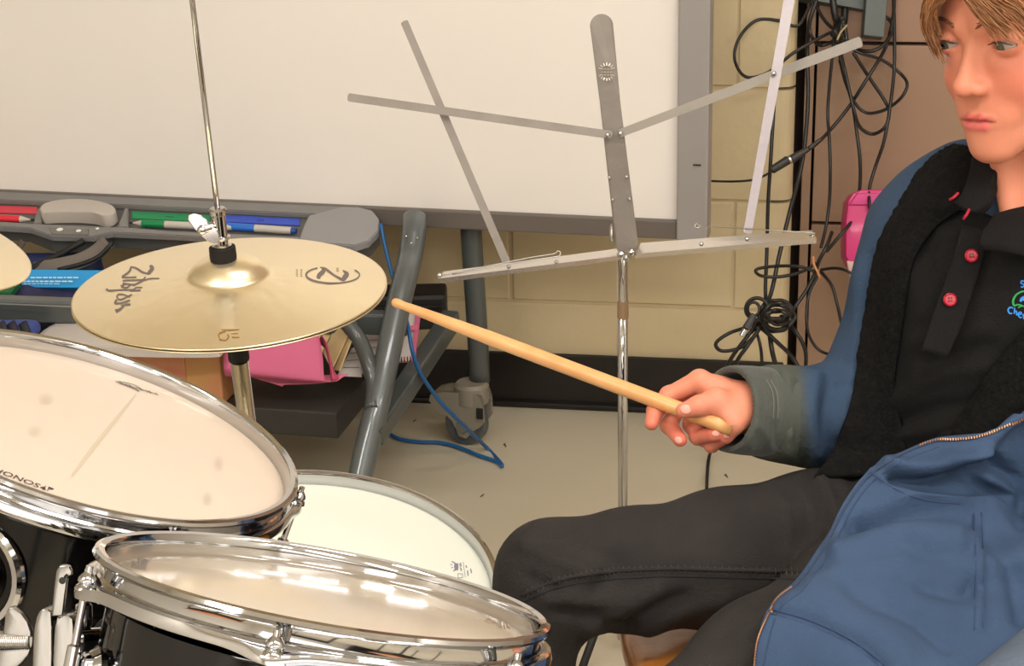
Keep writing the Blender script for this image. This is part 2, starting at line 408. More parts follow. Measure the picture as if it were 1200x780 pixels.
def strip(px0, px1, y0, y1, c, nm, lab):
    o = slab(nm, [(px0, y0), (px1, y1), (px1, y1+8.6), (px0, y0+8.6)], -.0085, .002, mat('slot_strip_'+nm+str(c[0]), c, .4), tray, lab)
    return o
strip(-40, 44, 239.2, 242, (214, 62, 82), 'slot_strip', 'red pen slot strip'); strip(154, 246, 247.3, 251.5, (10, 140, 84), 'slot_strip', 'green pen slot strip'); strip(262, 352, 251.2, 255.8, (56, 84, 196), 'slot_strip', 'blue pen slot strip')
DKT = mat('slot_lettering', (30, 30, 40), .5)
for px, py in ((-4, 244.5), (199, 253.5), (305, 257.6)):
    for k in range(4): disc('slot_lettering', px-3.5+k*2.3, py+k*.12, .0012, .0009, -.0078, DKT, tray)
# pens and eraser lying in the tray
def pen(label, a, b, rng_, c, cap_c):
    A = ont(*a, -.002); B = ont(*b, -.002); t = thing('marker_pen', label, 'marker', A)
    D = unit(B-A); L = np.linalg.norm(B-A); MM = basis(D, (0, 0, 1)); r = .0066
    g0, g1 = rng_
    GP = mat('pen_grey_plastic', (196, 190, 182), .35)
    MB().lathe([(0, L*g0), (r*.96, L*g0), (r, L*g0+.003), (r, L*g1-.003), (r*.96, L*g1), (0, L*g1)], A, MM, 14).build('colour_band', mat('pen_'+label.split()[0], c, .35), t, auto=True)
    if g1 < .99: MB().lathe([(0, L*g1), (r, L*g1), (r*.95, L*.93), (r*.7, L)]+[(0, L)], A, MM, 14).build('barrel', GP, t, auto=True)
    if g0 > .01: MB().lathe([(0, 0), (.0012, 0), (.0018, L*g0*.3), (r*.93, L*g0), (0, L*g0)], A, MM, 14).build('nib_cone', GP, t, auto=True)
    if g0 > .01: MB().lathe([(0, -.004), (.002, -.003), (.002, .003), (0, .003)], A, MM, 8).build('nib', BLACK, t, auto=True)
    if cap_c: MB().lathe([(0, L*.95), (r*.9, L*.95), (r*.75, L+.002), (0, L+.002)], A, MM, 12).build('end_cap', mat('pen_cap', cap_c, .3), t, auto=True)
    adopt(t); return t
pen('red marker pen in the tray left of the grey eraser', (38, 257.4), (-60, 252.5), (.14, .98), (222, 52, 66), None)
pen('green banded marker pen in the tray, right of the grey eraser', (154, 261), (272, 266.5), (.11, .34), (12, 132, 76), None)
pen('blue banded marker pen at the right end of the tray', (258, 264.5), (346, 270.5), (.02, .47), (42, 112, 206), (30, 70, 150))
er = thing('whiteboard_eraser', 'pale grey curved eraser resting in the board tray between the pens', 'eraser', ont(90, 255, -.01))
top = [(49, 247), (54, 242), (70, 238), (90, 236.8), (110, 238), (128, 242), (136, 246), (137, 251), (130, 256), (122, 256.5), (110, 253.5), (90, 252), (65, 252.3), (52, 253), (49, 250)]
P = cr([ont(x, y+5, 0)+tn*.016 for x, y in top], 3, True); c = P.mean(0); k = len(P)
V = []; lev = [(1.0, -.023), (1.0, -.003), (.97, 0), (.9, .0012)]
for s_, h_ in lev: V += [c+(p-c)*s_+tn*h_ for p in P]
Fc = [(i*k+j, i*k+(j+1) % k, (i+1)*k+(j+1) % k, (i+1)*k+j) for i in range(3) for j in range(k)]+[tuple(range(3*k, 4*k))]
MB().add(V[:4*k], Fc).build('felt_pad_body', mat('eraser_grey', (188, 180, 172), .55), er, auto=True); 
V = []
for s_, h_ in ((.985, -.026), (.985, -.016)): V += [c+(p-c)*s_+tn*h_ for p in P]
MB().add(V, [(j, (j+1) % k, k+(j+1) % k, k+j) for j in range(k)]+[tuple(range(k))[::-1]]).build('felt_pad', mat('felt_dark', (86, 80, 76), .9), er)
adopt(er)
# stand tubes
def T(pts, r, n=16, nn=6): return MB().tube(pxcurve(pts, nn), r, n)
T([(486, 255, 3.15), (485, 272, 3.13), (481, 300, 3.11), (475, 325, 3.08), (466, 362, 3.05), (445, 460, 2.99), (423, 555, 2.96), (402, 652, 2.93)], .0205).build('front_leg', LEGGREY, wbd, True)
T([(551, 235, 3.24), (552, 272, 3.24), (558, 365, 3.28), (562.5, 446, 3.33)], .0185).build('rear_leg', DARKGREY, wbd, True)
lb = MB()
for x, y in ((476, 277), (482, 285), (489, 279)): lb.sphere(W(x, y, 3.10), .0022, 8)
lb.build('bolt', CHROME, wbd, True)
# cross bar (square tube with its upper highlight added as a pale rod) seen under the tray
a = W(-80, 357, 3.02); b = W(478, 379, 3.08); dr = unit(b-a); MM = basis(np.cross(dr, [0, 0, 1]), dr)
MB().box((a+b)/2, (np.linalg.norm(b-a), .036, .03), MM, .004).build('cross_bar', DARKGREY, wbd)
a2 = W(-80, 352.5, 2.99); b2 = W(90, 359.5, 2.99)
MB().tube([a2, b2], .0012, 6).build('cross_bar_highlight', mat('highlight_grey', (150, 152, 148), .4, .5), wbd)
a = W(530, 372, 3.23); b = W(437, 512, 2.97); dr = unit(b-a); MM = basis(np.cross(dr, [0, 0, 1]), dr)
MB().box((a+b)/2, (np.linalg.norm(b-a), .032, .03), MM, .004).build('base_beam', DARKGREY, wbd)
T([(404, 376, 3.02), (420, 396, 3.02), (432, 425, 3.0), (438, 452, 2.99), (436, 480, 2.97)], .013).build('curved_brace', DARKGREY, wbd, True)
# shelf
SC = np.array(Zp(395, 484, .205)); SB = SC-bn*.33
sh = MB().box(SC-bd*.55-bn*.165-np.array([0, 0, .022]), (1.1, .33, .044), BM, .003).build('shelf', mat('shelf_black_laminate', (50, 47, 45), .45, c2=(44, 42, 40)), wbd)
T([(397, 384, 3.2), (400, 392, 3.2)], .004).build('bolt', BLACK, wbd, True)
# casters
def caster(root, base, label=None):
    cs = np.asarray(base); r = .0385; cz = cs+np.array([0, 0, r]); ax = unit(bd*.35+np.array([.0, 1, 0])*.94); MM = basis(ax, (0, 0, 1))
    out = thing('x', 'x', 'x') if False else None
    wh = MB().lathe([(0, -.009), (r*.45, -.009), (r*.5, -.013), (r*.95, -.013), (r, -.008), (r, .008), (r*.95, .013), (r*.5, .013), (r*.45, .009), (0, .009)], cz, MM, 32)
    body = MB()
    pr = [(-.045, .062), (-.062, .082), (-.058, .094), (-.038, .101), (.0, .104), (.022, .106), (.036, .100), (.040, .085), (.041, .052), (.034, .042), (.022, .034), (.008, .018), (-.006, .02), (-.018, .048), (-.03, .058)]
    sd = unit(np.cross(ax, [0, 0, 1])); sd = sd if sd[0] > 0 else -sd
    V = [cs+sd*x+np.array([0, 0, z]) for x, z in pr]
    hub = MB().ngon([v-ax*.024 for v in V], -.008, ax); hub.ngon([v+ax*.016 for v in V], -.008, ax)
    V2 = [cs+sd*x+np.array([0, 0, z]) for x, z in pr if z > .055]
    hub.ngon([v-ax*.022 for v in V2], -.044, ax)
    c0 = cs+np.array([.01, 0, .1]); hub.lathe([(0, .016), (.026, .016), (.031, .010), (.031, -.02)], c0, np.eye(3), 24)
    b_ = hub.build('caster_housing', mat('caster_grey_plastic', (132, 126, 114), .5), root, auto=True)
    wh.build('caster_wheel', mat('caster_wheel_grey', (84, 88, 88), .45), b_, auto=True)
    MB().lathe([(0, -.028), (.010, -.028), (.012, -.024), (.012, .024), (0, .028)], cz, MM, 16).build('axle_cap', mat('caster_hub', (110, 108, 100), .4), b_, auto=True)
    MB().box(cs+sd*.036-ax*.026+np.array([0, 0, .07]), (.012, .004, .02), np.stack([sd, ax, [0, 0, 1]], 1), .001).build('brake_slot', BLACK, b_)
caster(wbd, Zp(548, 518))
caster(wbd, Zp(402, 690)-np.array([0.0, 0, 0])); caster(wbd, np.array(Zp(548, 518))-bd*1.45); caster(wbd, np.array(Zp(402, 690))-bd*1.45)
MB().tube([np.array(Zp(548, 518))-bd*1.44+[0, 0, .09], np.array(Zp(548, 518))-bd*1.44+[0, 0, .52]], .0185, 16).build('rear_leg', DARKGREY, wbd, True)
MB().tube([np.array(Zp(402, 690))-bd*1.44+[0, 0, .09], W(485, 272, 3.13)-bd*1.44], .0205, 16).build('front_leg', LEGGREY, wbd, True)
adopt(wbd)
# ------------------------------------------------------------------ things stored on and under the stand
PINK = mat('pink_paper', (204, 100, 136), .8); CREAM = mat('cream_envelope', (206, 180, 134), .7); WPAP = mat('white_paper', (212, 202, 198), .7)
t = thing('pink_folder', 'large pink paper sheet curled over the papers on the black shelf', 'folder', Zp(340, 452, .206))
patch('front_sheet', [[(262, 394, 2.97), (300, 384, 2.97), (345, 378, 2.98), (372, 384, 2.98)],
                      [(262, 418, 2.955), (300, 414, 2.945), (345, 412, 2.94), (378, 416, 2.95)],
                      [(262, 432, 2.95), (300, 436, 2.935), (345, 440, 2.93), (380, 443, 2.935), ],
                      [(264, 441, 2.965), (300, 442, 2.95), (345, 446, 2.94), (384, 448, 2.94)]], PINK, t, .0012, 5, 5)
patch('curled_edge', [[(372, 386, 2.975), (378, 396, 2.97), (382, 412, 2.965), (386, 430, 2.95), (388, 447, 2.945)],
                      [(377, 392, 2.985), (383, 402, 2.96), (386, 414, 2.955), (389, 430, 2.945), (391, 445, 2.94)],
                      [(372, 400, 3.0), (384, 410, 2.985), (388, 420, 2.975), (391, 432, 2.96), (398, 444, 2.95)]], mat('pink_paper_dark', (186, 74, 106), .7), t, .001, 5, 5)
patch('back_sheet', [[(292, 440, 2.99), (320, 440, 2.985), (360, 440, 2.975), (408, 438, 2.965)],
                     [(310, 446, 2.97), (325, 447, 2.965), (360, 447, 2.96), (402, 441, 2.955)],
                     [(331, 453, 2.96), (336, 450, 2.955), (365, 449, 2.95), (395, 446, 2.945)]], mat('pink_paper_light', (214, 108, 138), .7), t, .001, 5, 5)
adopt(t)
t = thing('envelope_stack', 'cream envelopes fanned behind the pink sheet on the shelf', 'envelopes', Zp(400, 440, .206))
for i, (x0, y0, x1, y1, x2, y2, x3, y3) in enumerate(((362, 385, 392, 383, 376, 415, 362, 408), (378, 412, 396, 380, 410, 386, 388, 432), (388, 433, 408, 384, 414, 390, 397, 434))):
    dd = 3.04-i*.012
    V = [W(x0, y0, dd+.03), W(x1, y1, dd+.04), W(x2, y2, dd), W(x3, y3, dd)]
    MB().ngon(V, .003, unit(np.cross(V[1]-V[0], V[2]-V[0]))*-1).build('envelope', CREAM, t)
adopt(t)
t = thing('paper_stack', 'white ruled papers lying on the shelf right of the envelopes', 'papers', Zp(415, 440, .206))
for i, (pts, dd) in enumerate((([(395, 440), (412, 408), (421, 405), (424, 441)], 3.03), ([(404, 436), (418, 396), (424, 396), (426, 437)], 3.05), ([(428, 425), (430, 392), (446, 390), (440, 428)], 3.06))):
    V = [W(x, y, dd+(440-y)*.0012) for x, y in pts]
    o = MB().ngon(V, .002, unit(np.cross(V[1]-V[0], V[2]-V[0]))*-1).build('sheet', WPAP, t)
    for q in (.3, .55, .8):
        a_ = V[0]+(V[1]-V[0])*q-FW*.002; b_ = V[3]+(V[2]-V[3])*q-FW*.002
        MB().tube([a_+(b_-a_)*.1, a_+(b_-a_)*.9], .0006, 4).build('ruled_line', mat('line_grey', (120, 120, 130), .7), o)
adopt(t)
t = thing('spiral_notebook', 'white notebook with pink edge and wire teeth standing behind the front leg', 'notebook', W(478, 424, 3.1))
V = [W(455, 424, 3.11), W(461, 366, 3.14), W(487, 364, 3.14), W(483, 423, 3.11)]
nn_ = unit(np.cross(V[1]-V[0], V[2]-V[0])); nn_ = nn_ if nn_@FW < 0 else -nn_
MB().ngon(V, .006, nn_).build('pages', WPAP, t)
V = [W(482, 425, 3.105), W(487, 364, 3.135), W(493, 364, 3.135), W(486, 425, 3.105)]
MB().ngon(V, .008, nn_).build('pink_cover_edge', PINK, t)
V = [W(470, 384, 3.125), W(489, 380, 3.125), W(489, 386, 3.122), W(470, 390, 3.122)]
MB().ngon(V, .001, nn_).build('pink_cover_band', mat('pink_paper_light', (214, 108, 138), .7), t)
for k in range(6):
    c = W(464+k*3.4, 421-k*.1, 3.1); MB().tube([c+[0, 0, .004], c+FW*-.004, c-np.array([0, 0, .005])], .0011, 5).build('wire_tooth', mat('notebook_wire', (150, 24, 60), .4), t)
adopt(t)
t = thing('black_case', 'black plastic case standing behind the front leg against the block wall', 'case', W(485, 388, 3.3))
a = W(524, 388, 3.26); wd_ = .145; top_z = W(520, 332, 3.3)[2]
MB().box(np.array([a[0]-wd_/2, a[1]+.04, (a[2]+top_z)/2]), (wd_, .07, top_z-a[2]), None, .008).build('case_body', mat('black_case_plastic', (30, 26, 26), .5), t)
MB().box(np.array([a[0]-wd_/2, a[1]+.001, top_z-.02]), (wd_*.9, .006, .004), None, .001).build('lid_seam', BLACK, t)
adopt(t)
# carton with a white lid on the shelf
t = thing('carton', 'orange and pink printed carton on the shelf under a white plastic lid', 'box', Zp(200, 470, .206))
c0 = Zp(262, 474, .206); zt = W(200, 411, 2.96)[2]
cb = np.array(c0)-bd*.125-bn*.09; hgt = zt-.205
MB().box(np.array([cb[0], cb[1], .205+hgt/2]), (.25, .18, hgt), BM, .004).build('carton_body', mat('carton_orange', (190, 142, 84), .6, c2=(196, 118, 96), cscale=13, detail=1), t)
MB().box(np.array([cb[0], cb[1], .205+hgt*.5])+bd*0-bn*-.0905, (.13, .002, hgt*.62), BM).build('printed_panel', mat('carton_red_print', (190, 104, 96), .6, c2=(200, 140, 96), cscale=16), t)
adopt(t)
t = thing('plastic_lid', 'white plastic lid lying on top of the printed carton, below the hi-hat', 'lid', W(170, 405, 2.96))
pl = [(41, 398), (60, 381), (80, 376), (150, 378), (235, 384), (262, 396), (260, 405), (245, 409), (150, 408), (60, 404)]
V = cr([PL(x, y, (0, 0, zt+.016), (0, 0, 1)) for x, y in pl], 3, True)
MB().ngon(V, .014, (0, 0, 1)).build('lid_plate', mat('white_lid_plastic', (196, 188, 180), .4), t)
V2 = [np.array(v)*1 for v in V]; ce = np.mean(V2, 0); MB().ngon([ce+(v-ce)*.93+[0, 0, .004] for v in V2], .004, (0, 0, 1)).build('lid_rim', mat('white_lid_plastic2', (206, 198, 190), .35), t)
adopt(t)
# blue things behind the cross bar
t = thing('light_blue_box', 'flat light blue box with white printing under the tray at left', 'box', W(60, 335, 3.18))
V = [W(-30, 336, 3.16), W(-30, 315, 3.17), W(150, 317, 3.17), W(150, 337, 3.16)]
nn_ = unit(np.cross(V[1]-V[0], V[2]-V[0])); nn_ = nn_ if nn_@FW < 0 else -nn_
MB().ngon(V, .08, nn_).build('box_body', mat('light_blue_card', (24, 148, 214), .5), t)
xa = unit(V[2]-V[1])
pm = MB()
for row_, (x0, x1, y) in enumerate(((36, 92, 325.2), (26, 83, 329.6), (20, 70, 332.4))):
    x = x0
    while x < x1:
        l = rng.uniform(2.5, 7); hh = 1.5 if row_ < 2 else .8
        pm.ngon([W(x, y-hh/2, 3.155)+nn_*.001, W(x+l, y-hh/2+.1, 3.155)+nn_*.001, W(x+l, y+hh/2+.1, 3.155)+nn_*.001, W(x, y+hh/2, 3.155)+nn_*.001], .0006, nn_); x += l+1.2
o = pm.build('white_printing', mat('print_white', (190, 226, 240), .5), t); adopt(t)
NAVY = mat('navy_nylon', (34, 46, 92), .55, bump=.3, bscale=120, c2=(28, 36, 66), cscale=10)
t = thing('navy_bag', 'navy nylon bag with a grey shoulder strap under the left end of the tray', 'bag', W(60, 345, 3.3))
def blob(nm, P, m, parent, f, h=.006):
    lo = np.min(P, 0)-.06; hi = np.max(P, 0)+.06; V, Q = surfnet(f, lo, hi, h); return fastmesh(nm, V, Q, m, parent)
c1 = W(75, 312, 3.27); c2_ = W(10, 312, 3.27); c3 = W(104, 300, 3.27); c4 = W(60, 340, 3.27)
blob('bag_body', [c1, c2_, c3, c4, W(-30, 330, 3.27)], NAVY, t, lambda P: smin(smin(cap(P, W(-30, 316, 3.27), W(95, 318, 3.27), .03, .032), cap(P, W(100, 316, 3.27), W(112, 296, 3.25), .026, .012), .02), cap(P, W(-30, 340, 3.28), W(100, 342, 3.28), .05, .045), .02))
MB().tube(pxcurve([(126, 283, 3.2), (112, 296, 3.2), (92, 306, 3.19), (65, 312, 3.19), (40, 316, 3.2)], 5), .014, 10, flat=.25, ref=FW).build('grey_strap', mat('grey_webbing', (112, 104, 96), .8, bump=.3, bscale=200), t, True)
MB().tube(pxcurve([(132, 284, 3.195), (116, 300, 3.19), (96, 309, 3.185), (68, 316, 3.185)], 5), .004, 8).build('black_piping', BLACK, t, True)
MB().tube(pxcurve([(98, 282, 3.2), (72, 297, 3.2), (42, 312, 3.2), (30, 322, 3.2)], 5), .006, 8).build('black_piping', BLACK, t, True)
MB().tube(pxcurve([(27, 282, 3.22), (21, 294, 3.22), (14, 308, 3.22)], 4), .006, 8, flat=.4, ref=FW).build('dark_strap', mat('dark_webbing', (84, 72, 66), .8), t, True)
adopt(t)
t = thing('green_folder', 'green folder lying under the light blue box at the left edge', 'folder', W(0, 345, 3.12))
V = [W(-40, 348, 3.1), W(-40, 334, 3.14), W(26, 334, 3.14), W(14, 349, 3.1)]
MB().ngon(V, .01, unit(np.cross(V[1]-V[0], V[2]-V[0]))).build('folder_cover', mat('green_card', (8, 96, 48), .6), t); adopt(t)
t = thing('dark_fabric_pile', 'dark navy folded fabric behind the cross bar under the light blue box', 'fabric', W(70, 350, 3.2))
blob('folded_cloth', [W(-20, 350, 3.2), W(140, 352, 3.2)], mat('dark_navy_cloth', (34, 30, 52), .8, c2=(52, 50, 92), cscale=18, bump=.3), t, lambda P: smin(cap(P, W(-20, 356, 3.2), W(140, 362, 3.2), .04, .04), cap(P, W(30, 348, 3.16), W(60, 360, 3.16), .02, .02), .02)); adopt(t)
t = thing('striped_blue_bag', 'blue bag with dark stripes just above the left tom rim', 'bag', W(15, 400, 2.9))
blob('bag_body', [W(-30, 390, 2.95), W(36, 400, 2.95)], mat('blue_nylon', (52, 70, 138), .55, bump=.2), t, lambda P: smin(cap(P, W(-30, 398, 2.97), W(18, 402, 2.97), .038, .034), cap(P, W(20, 388, 2.97), W(40, 382, 2.98), .012, .01), .02))
for x in (2, 14.5, 28):
    MB().tube(pxcurve([(x-2, 378, 2.925), (x+1, 384, 2.922), (x+4, 392, 2.92)], 4), .0075, 8, flat=.3, ref=FW).build('dark_stripe', mat('stripe_black', (16, 16, 30), .6), t, True)
adopt(t)
# blue network cable
BL = mat('blue_cable', (24, 92, 150), .4)
pts = [W(446, 262, 3.16), W(452, 292, 3.15), W(462, 330, 3.13), W(472, 362, 3.1), W(478, 382, 3.06), W(483, 410, 3.05), W(492, 436, 3.07), W(514, 468, 3.12), W(540, 495, 3.18)]
pts += [np.array(Zp(x, y, .005)) for x, y in ((570, 524), (586, 541), (588, 546), (583, 541), (560, 533), (538, 524), (515, 518.5), (490, 517.5), (468, 514), (450, 505), (425, 498))]
t = MB().tube(cr(pts, 6), .0034, 8).build('network_cable', BL, None, True)
tag(t, 'thin blue cable hanging from the tray and looping on the floor', 'cable')
for i, (x, y, l) in enumerate(((590, 521, 5), (563, 582, 6), (849, 557, 5), (484, 494, 6))):
    c = Zp(x, y, .001); o = MB().tube([c, c+np.array([.002, .003, .001])*1, c+np.array([.001*l, .002*l*(1 if i % 2 else -1), 0])], [.0006, .0012, .0004], 6).build('floor_scrap', mat('brown_scrap', (96, 66, 46), .8))
    tag(o, ['tiny brown scrap on the floor right of the caster', 'tiny brown scrap on the floor above the snare rim', 'tiny brown scrap on the floor below the hand', 'tiny dark scrap on the floor beside the front leg'][i], 'scrap')
# ------------------------------------------------------------------ pixel-read strokes laid on a modelled surface
def surf_ribbon(mb, bv, pts, wpx, off=.0003, n=5):
    P = np.array(pts, float); k = P.shape[1]
    P = cr(P, n) if len(P) > 2 else np.array([P[0]+(P[-1]-P[0])*t for t in np.linspace(0, 1, 4)])
    wv = P[:, 2] if k > 2 else np.full(len(P), wpx); P = P[:, :2]
    T_ = np.gradient(P, axis=0); T_ /= np.maximum(np.linalg.norm(T_, axis=1)[:, None], 1e-9); Nn = np.stack([-T_[:, 1], T_[:, 0]], 1)
    V = []; ok = []
    for p, n_, ww in zip(P, Nn, wv):
        a, na = hit(bv, *(p+n_*ww/2), off); b, nb = hit(bv, *(p-n_*ww/2), off)
        if a is None or b is None: continue
        V += [a, b]
    m = len(V)//2
    if m > 1: mb.add(V, [(2*i, 2*i+1, 2*i+3, 2*i+2) for i in range(m-1)])
def sc(pts, s, ox, oy): return [tuple([ox+p[0]/s, oy+p[1]/s]+[q/s for q in p[2:]]) for p in pts]
# ------------------------------------------------------------------ hi-hat
BRONZE = mat('bronze_cymbal', (255, 240, 204), .29, .9, bump=.10, bscale=30, coat=.1, aniso=0)
CC = W(270, 339, 2.137); CN = unit(np.array([-.0086, -.0382, .9992])); CM = basis(CN)
cyp = [(.1780, 0), (.170, .0012), (.150, .0045), (.120, .0092), (.090, .0135), (.065, .0165), (.052, .0182), (.047, .020), (.043, .0255), (.036, .0325), (.026, .0375), (.016, .0398), (.006, .0405), (.004, .0405)]
pts = cr(np.array(cyp), 3); hrng = np.random.default_rng(3)
hx = [(hrng.uniform(.06, .165), hrng.uniform(0, 2*math.pi)) for _ in range(240)]
def mod_h(i, r, z, t):
    return r, z
def cymbal(c, M, sgn, parent_label, nm):
    mb = MB(); mb.lathe([(a, b) for a, b in pts], c, M, 128)
    V = np.array(mb.v); q = (V-c)@M; rr = np.hypot(q[:, 0], q[:, 1])
    dz = np.zeros(len(V))
    for r, a in hx:
        d2 = (q[:, 0]-r*math.cos(a))**2+(q[:, 1]-r*math.sin(a))**2; dz -= .00045*np.exp(-d2/(.0040**2))
    dz += .00003*np.sin(rr*2*math.pi/.0022)*(rr < .17)
    V = c+(q*[1, 1, sgn])@M.T+M[:, 2]*(dz*sgn)[:, None]
    o = mesh(nm, V, mb.f, BRONZE, None, True)
    s = o.modifiers.new('s', 'SOLIDIFY'); s.thickness = .0011; s.offset = -1
    return o
top = cymbal(CC, CM, 1, '', 'hi_hat_cymbal'); tag(top, 'pale bronze upper hi-hat cymbal with dark script and a circled letter printed on it', 'cymbal')
bot = cymbal(CC-CN*.0030, CM, -1, '', 'hi_hat_cymbal'); tag(bot, 'lower hi-hat cymbal, only its rim showing under the printed one', 'cymbal')
bv = bvh_of(top); INK = mat('cymbal_ink', (108, 96, 92), .5)
mb = MB(); Zs = lambda p: sc(p, 10.4, 110, 300)
for st_ in ([(685, 115, 42), (712, 150, 60), (670, 205, 50), (650, 218, 26)], [(655, 212, 22), (590, 195, 30), (520, 150, 32), (450, 132, 26)], [(455, 135, 34), (430, 190, 30), (345, 255, 36)],
            [(340, 262, 24), (430, 262, 24), (520, 258, 26)], [(350, 300, 26), (420, 296, 26), (590, 290, 26), (630, 255, 22)], [(350, 330, 26), (430, 345, 28), (500, 350, 28)],
            [(480, 360, 28), (600, 300, 24), (700, 275, 22), (800, 272, 14)], [(330, 372, 40), (380, 345, 28), (440, 350, 24), (400, 385, 26), (330, 375, 30)],
            [(590, 385, 22), (520, 385, 26), (480, 410, 26), (380, 412, 26), (260, 418, 28), (180, 420, 30), (150, 400, 40)], [(570, 418, 26), (520, 420, 26), (440, 425, 24)],
            [(465, 470, 26), (400, 500, 26), (320, 530, 26), (285, 505, 30), (300, 470, 28), (360, 470, 24), (440, 500, 22)], [(280, 530, 30), (260, 575, 34), (340, 570, 26), (440, 540, 30)],
            [(445, 590, 30), (380, 590, 26), (330, 640, 34), (265, 675, 60)], [(330, 600, 20), (440, 590, 26)]):
    surf_ribbon(mb, bv, [(a_[0], a_[1], a_[2]*.78) for a_ in Zs(st_)], 3)
mb.build('script_logo', INK, top)
mb = MB(); Zs = lambda p: sc(p, 12, 335, 295)
el = [(660+375*math.cos(t), 325+118*math.sin(t), 20+14*max(0, -math.cos(t)*.6+math.sin(t)*.4)) for t in np.linspace(math.radians(-35), math.radians(235), 26)]
surf_ribbon(mb, bv, Zs(el), 2, n=2)
for st_ in ([(520, 225, 34), (525, 275, 62), (470, 330, 62), (455, 375, 52)], [(480, 220, 16), (560, 245, 36), (680, 330, 26), (780, 385, 36), (830, 400, 30)], [(800, 262, 14), (855, 315, 66), (820, 370, 66), (835, 400, 40)]):
    surf_ribbon(mb, bv, Zs(st_), 3)
mb.build('circled_letter', INK, top)
mb = MB()
for x0 in (348, 353):
    for k in range(5): surf_ribbon(mb, bv, [(x0-1.1, 316+k*1.9), (x0+1.2, 316.4+k*1.9)], 1.0)
for k in range(3): surf_ribbon(mb, bv, [(394, 314.2+k*1.7), (397, 314.4+k*1.7)], 1.0)
mb.build('fine_print', mat('cymbal_faint_ink', (176, 158, 128), .5), top)
mb = MB(); Zs = lambda p: sc(p, 9.75, 240, 340)
for st_ in ([(190, 455, 12), (290, 455, 14), (395, 450, 10)], [(165, 545, 14), (160, 505, 14), (200, 480, 14), (240, 475, 10)], [(165, 560, 14), (230, 575, 14), (270, 540, 14), (260, 505, 12)], [(310, 540, 16), (395, 540, 12)], [(300, 500, 10), (380, 495, 8)]):
    surf_ribbon(mb, bv, Zs(st_), 2)
mb.build('etched_mark', mat('etched_gold', (206, 150, 64), .3, .8), top)
hh = thing('hi_hat_stand', 'chrome hi-hat stand with pull rod, wing screw clutch and black felt', 'cymbal stand', (W(283, 430, 2.12)[0], W(283, 430, 2.12)[1], 0))
A0 = W(263, 312, 2.118); A1 = W(224.5, -5, 2.005); ad = unit(A1-A0); AM = basis(ad, -RT)
MB().tube([A0-ad*.05, A0+ad*.62], .0031, 16).build('pull_rod', CHROME, hh, True)
def onax(py): # distance along the rod at image row py
    t0, t1 = -.2, .5
    for _ in range(40):
        t = (t0+t1)/2
        if proj(A0+ad*t)[1] > py: t0 = t
        else: t1 = t
    return t
def axl(prof, m, nm, n=28, parent=None):
    return MB().lathe([(r, onax(y)) for r, y in prof], A0, AM, n).build(nm, m, parent or hh, auto=True)
FELT = mat('black_felt', (26, 22, 20), .95, bump=.6, bscale=500)
axl([(0, 316), (.0115, 314), (.0145, 309), (.0152, 300), (.0150, 292), (.0148, 289), (0, 289)], FELT, 'felt_washer')
axl([(0, 290), (.011, 290), (.0112, 287), (.0075, 285), (.0075, 281), (.0105, 279.5), (.0108, 277), (.0075, 275.5), (0, 275.5)], CHROME, 'clutch_nut')
cl = axl([(0, 278), (.0078, 278), (.0080, 252), (.0096, 250.5), (.0100, 246), (.0082, 243.5), (.003, 243)], CHROME, 'clutch_sleeve')
# wing screw on the sleeve, pointing to the left
cs = A0+ad*onax(263); wdir = unit(-RT*.86-UP*.32-FW*.45)
mb = MB().tube([cs, cs+wdir*.020], .0056, 14)
WS_ = 1.35; wb_ = cs+wdir*.019; across = unit(np.cross(wdir, FW)); across = across if across@UP > 0 else -across
for s_ in (1, -1):
    a3 = unit(across*s_+wdir*(.5 if s_ > 0 else -.5)); b3 = unit(np.cross(a3, FW)); 
    out = [wb_+a3*(x*WS_)+b3*y*WS_*s_ for x, y in ((-.001, -.0055), (.004, -.0075), (.010, -.0068), (.0155, -.0035), (.017, .0005), (.0145, .0035), (.008, .0048), (.002, .0052), (-.001, .005))]
    mb.ngon([o_-FW*.0022 for o_ in out], .0044, -FW)
mb.sphere(wb_+wdir*.002, .0062, 12)
wg = mb.build('wing_screw', CHROME, hh, auto=True)
bm = wg.modifiers.new('b', 'BEVEL'); bm.width = .0009; bm.segments = 2; bm.limit_method = 'ANGLE'
L0 = W(278, 404, 2.127); L1 = W(291, 505, 2.155); ld = unit(L0-L1)
gz = (L0[2]-.02)/ld[2]
MB().tube([L0+ld*.002, L0-ld*gz], .0102, 24).build('lower_tube', CHROME, hh, True)
MB().lathe([(0, .004), (.0110, .004), (.0120, 0), (.0122, -.020), (.0112, -.023), (0, -.023)], L0+ld*.004, basis(ld), 24).build('rubber_sleeve', BLACK, hh, auto=True)
ft = L0-ld*gz; 
for k in range(3):
    a_ = math.radians(20+120*k); e = np.array([ft[0]+.27*math.cos(a_), ft[1]+.27*math.sin(a_), .012]); h0 = L0-ld*(gz-.22)
    MB().tube([h0, h0*.0+np.array([ft[0]+.14*math.cos(a_), ft[1]+.14*math.sin(a_), .13]), e], .006, 10).build('leg', CHROME, hh, True)
MB().box(ft+[0, -.02, -.008], (.09, .26, .016), None, .003).build('pedal_plate', STEEL, hh)
adopt(hh)
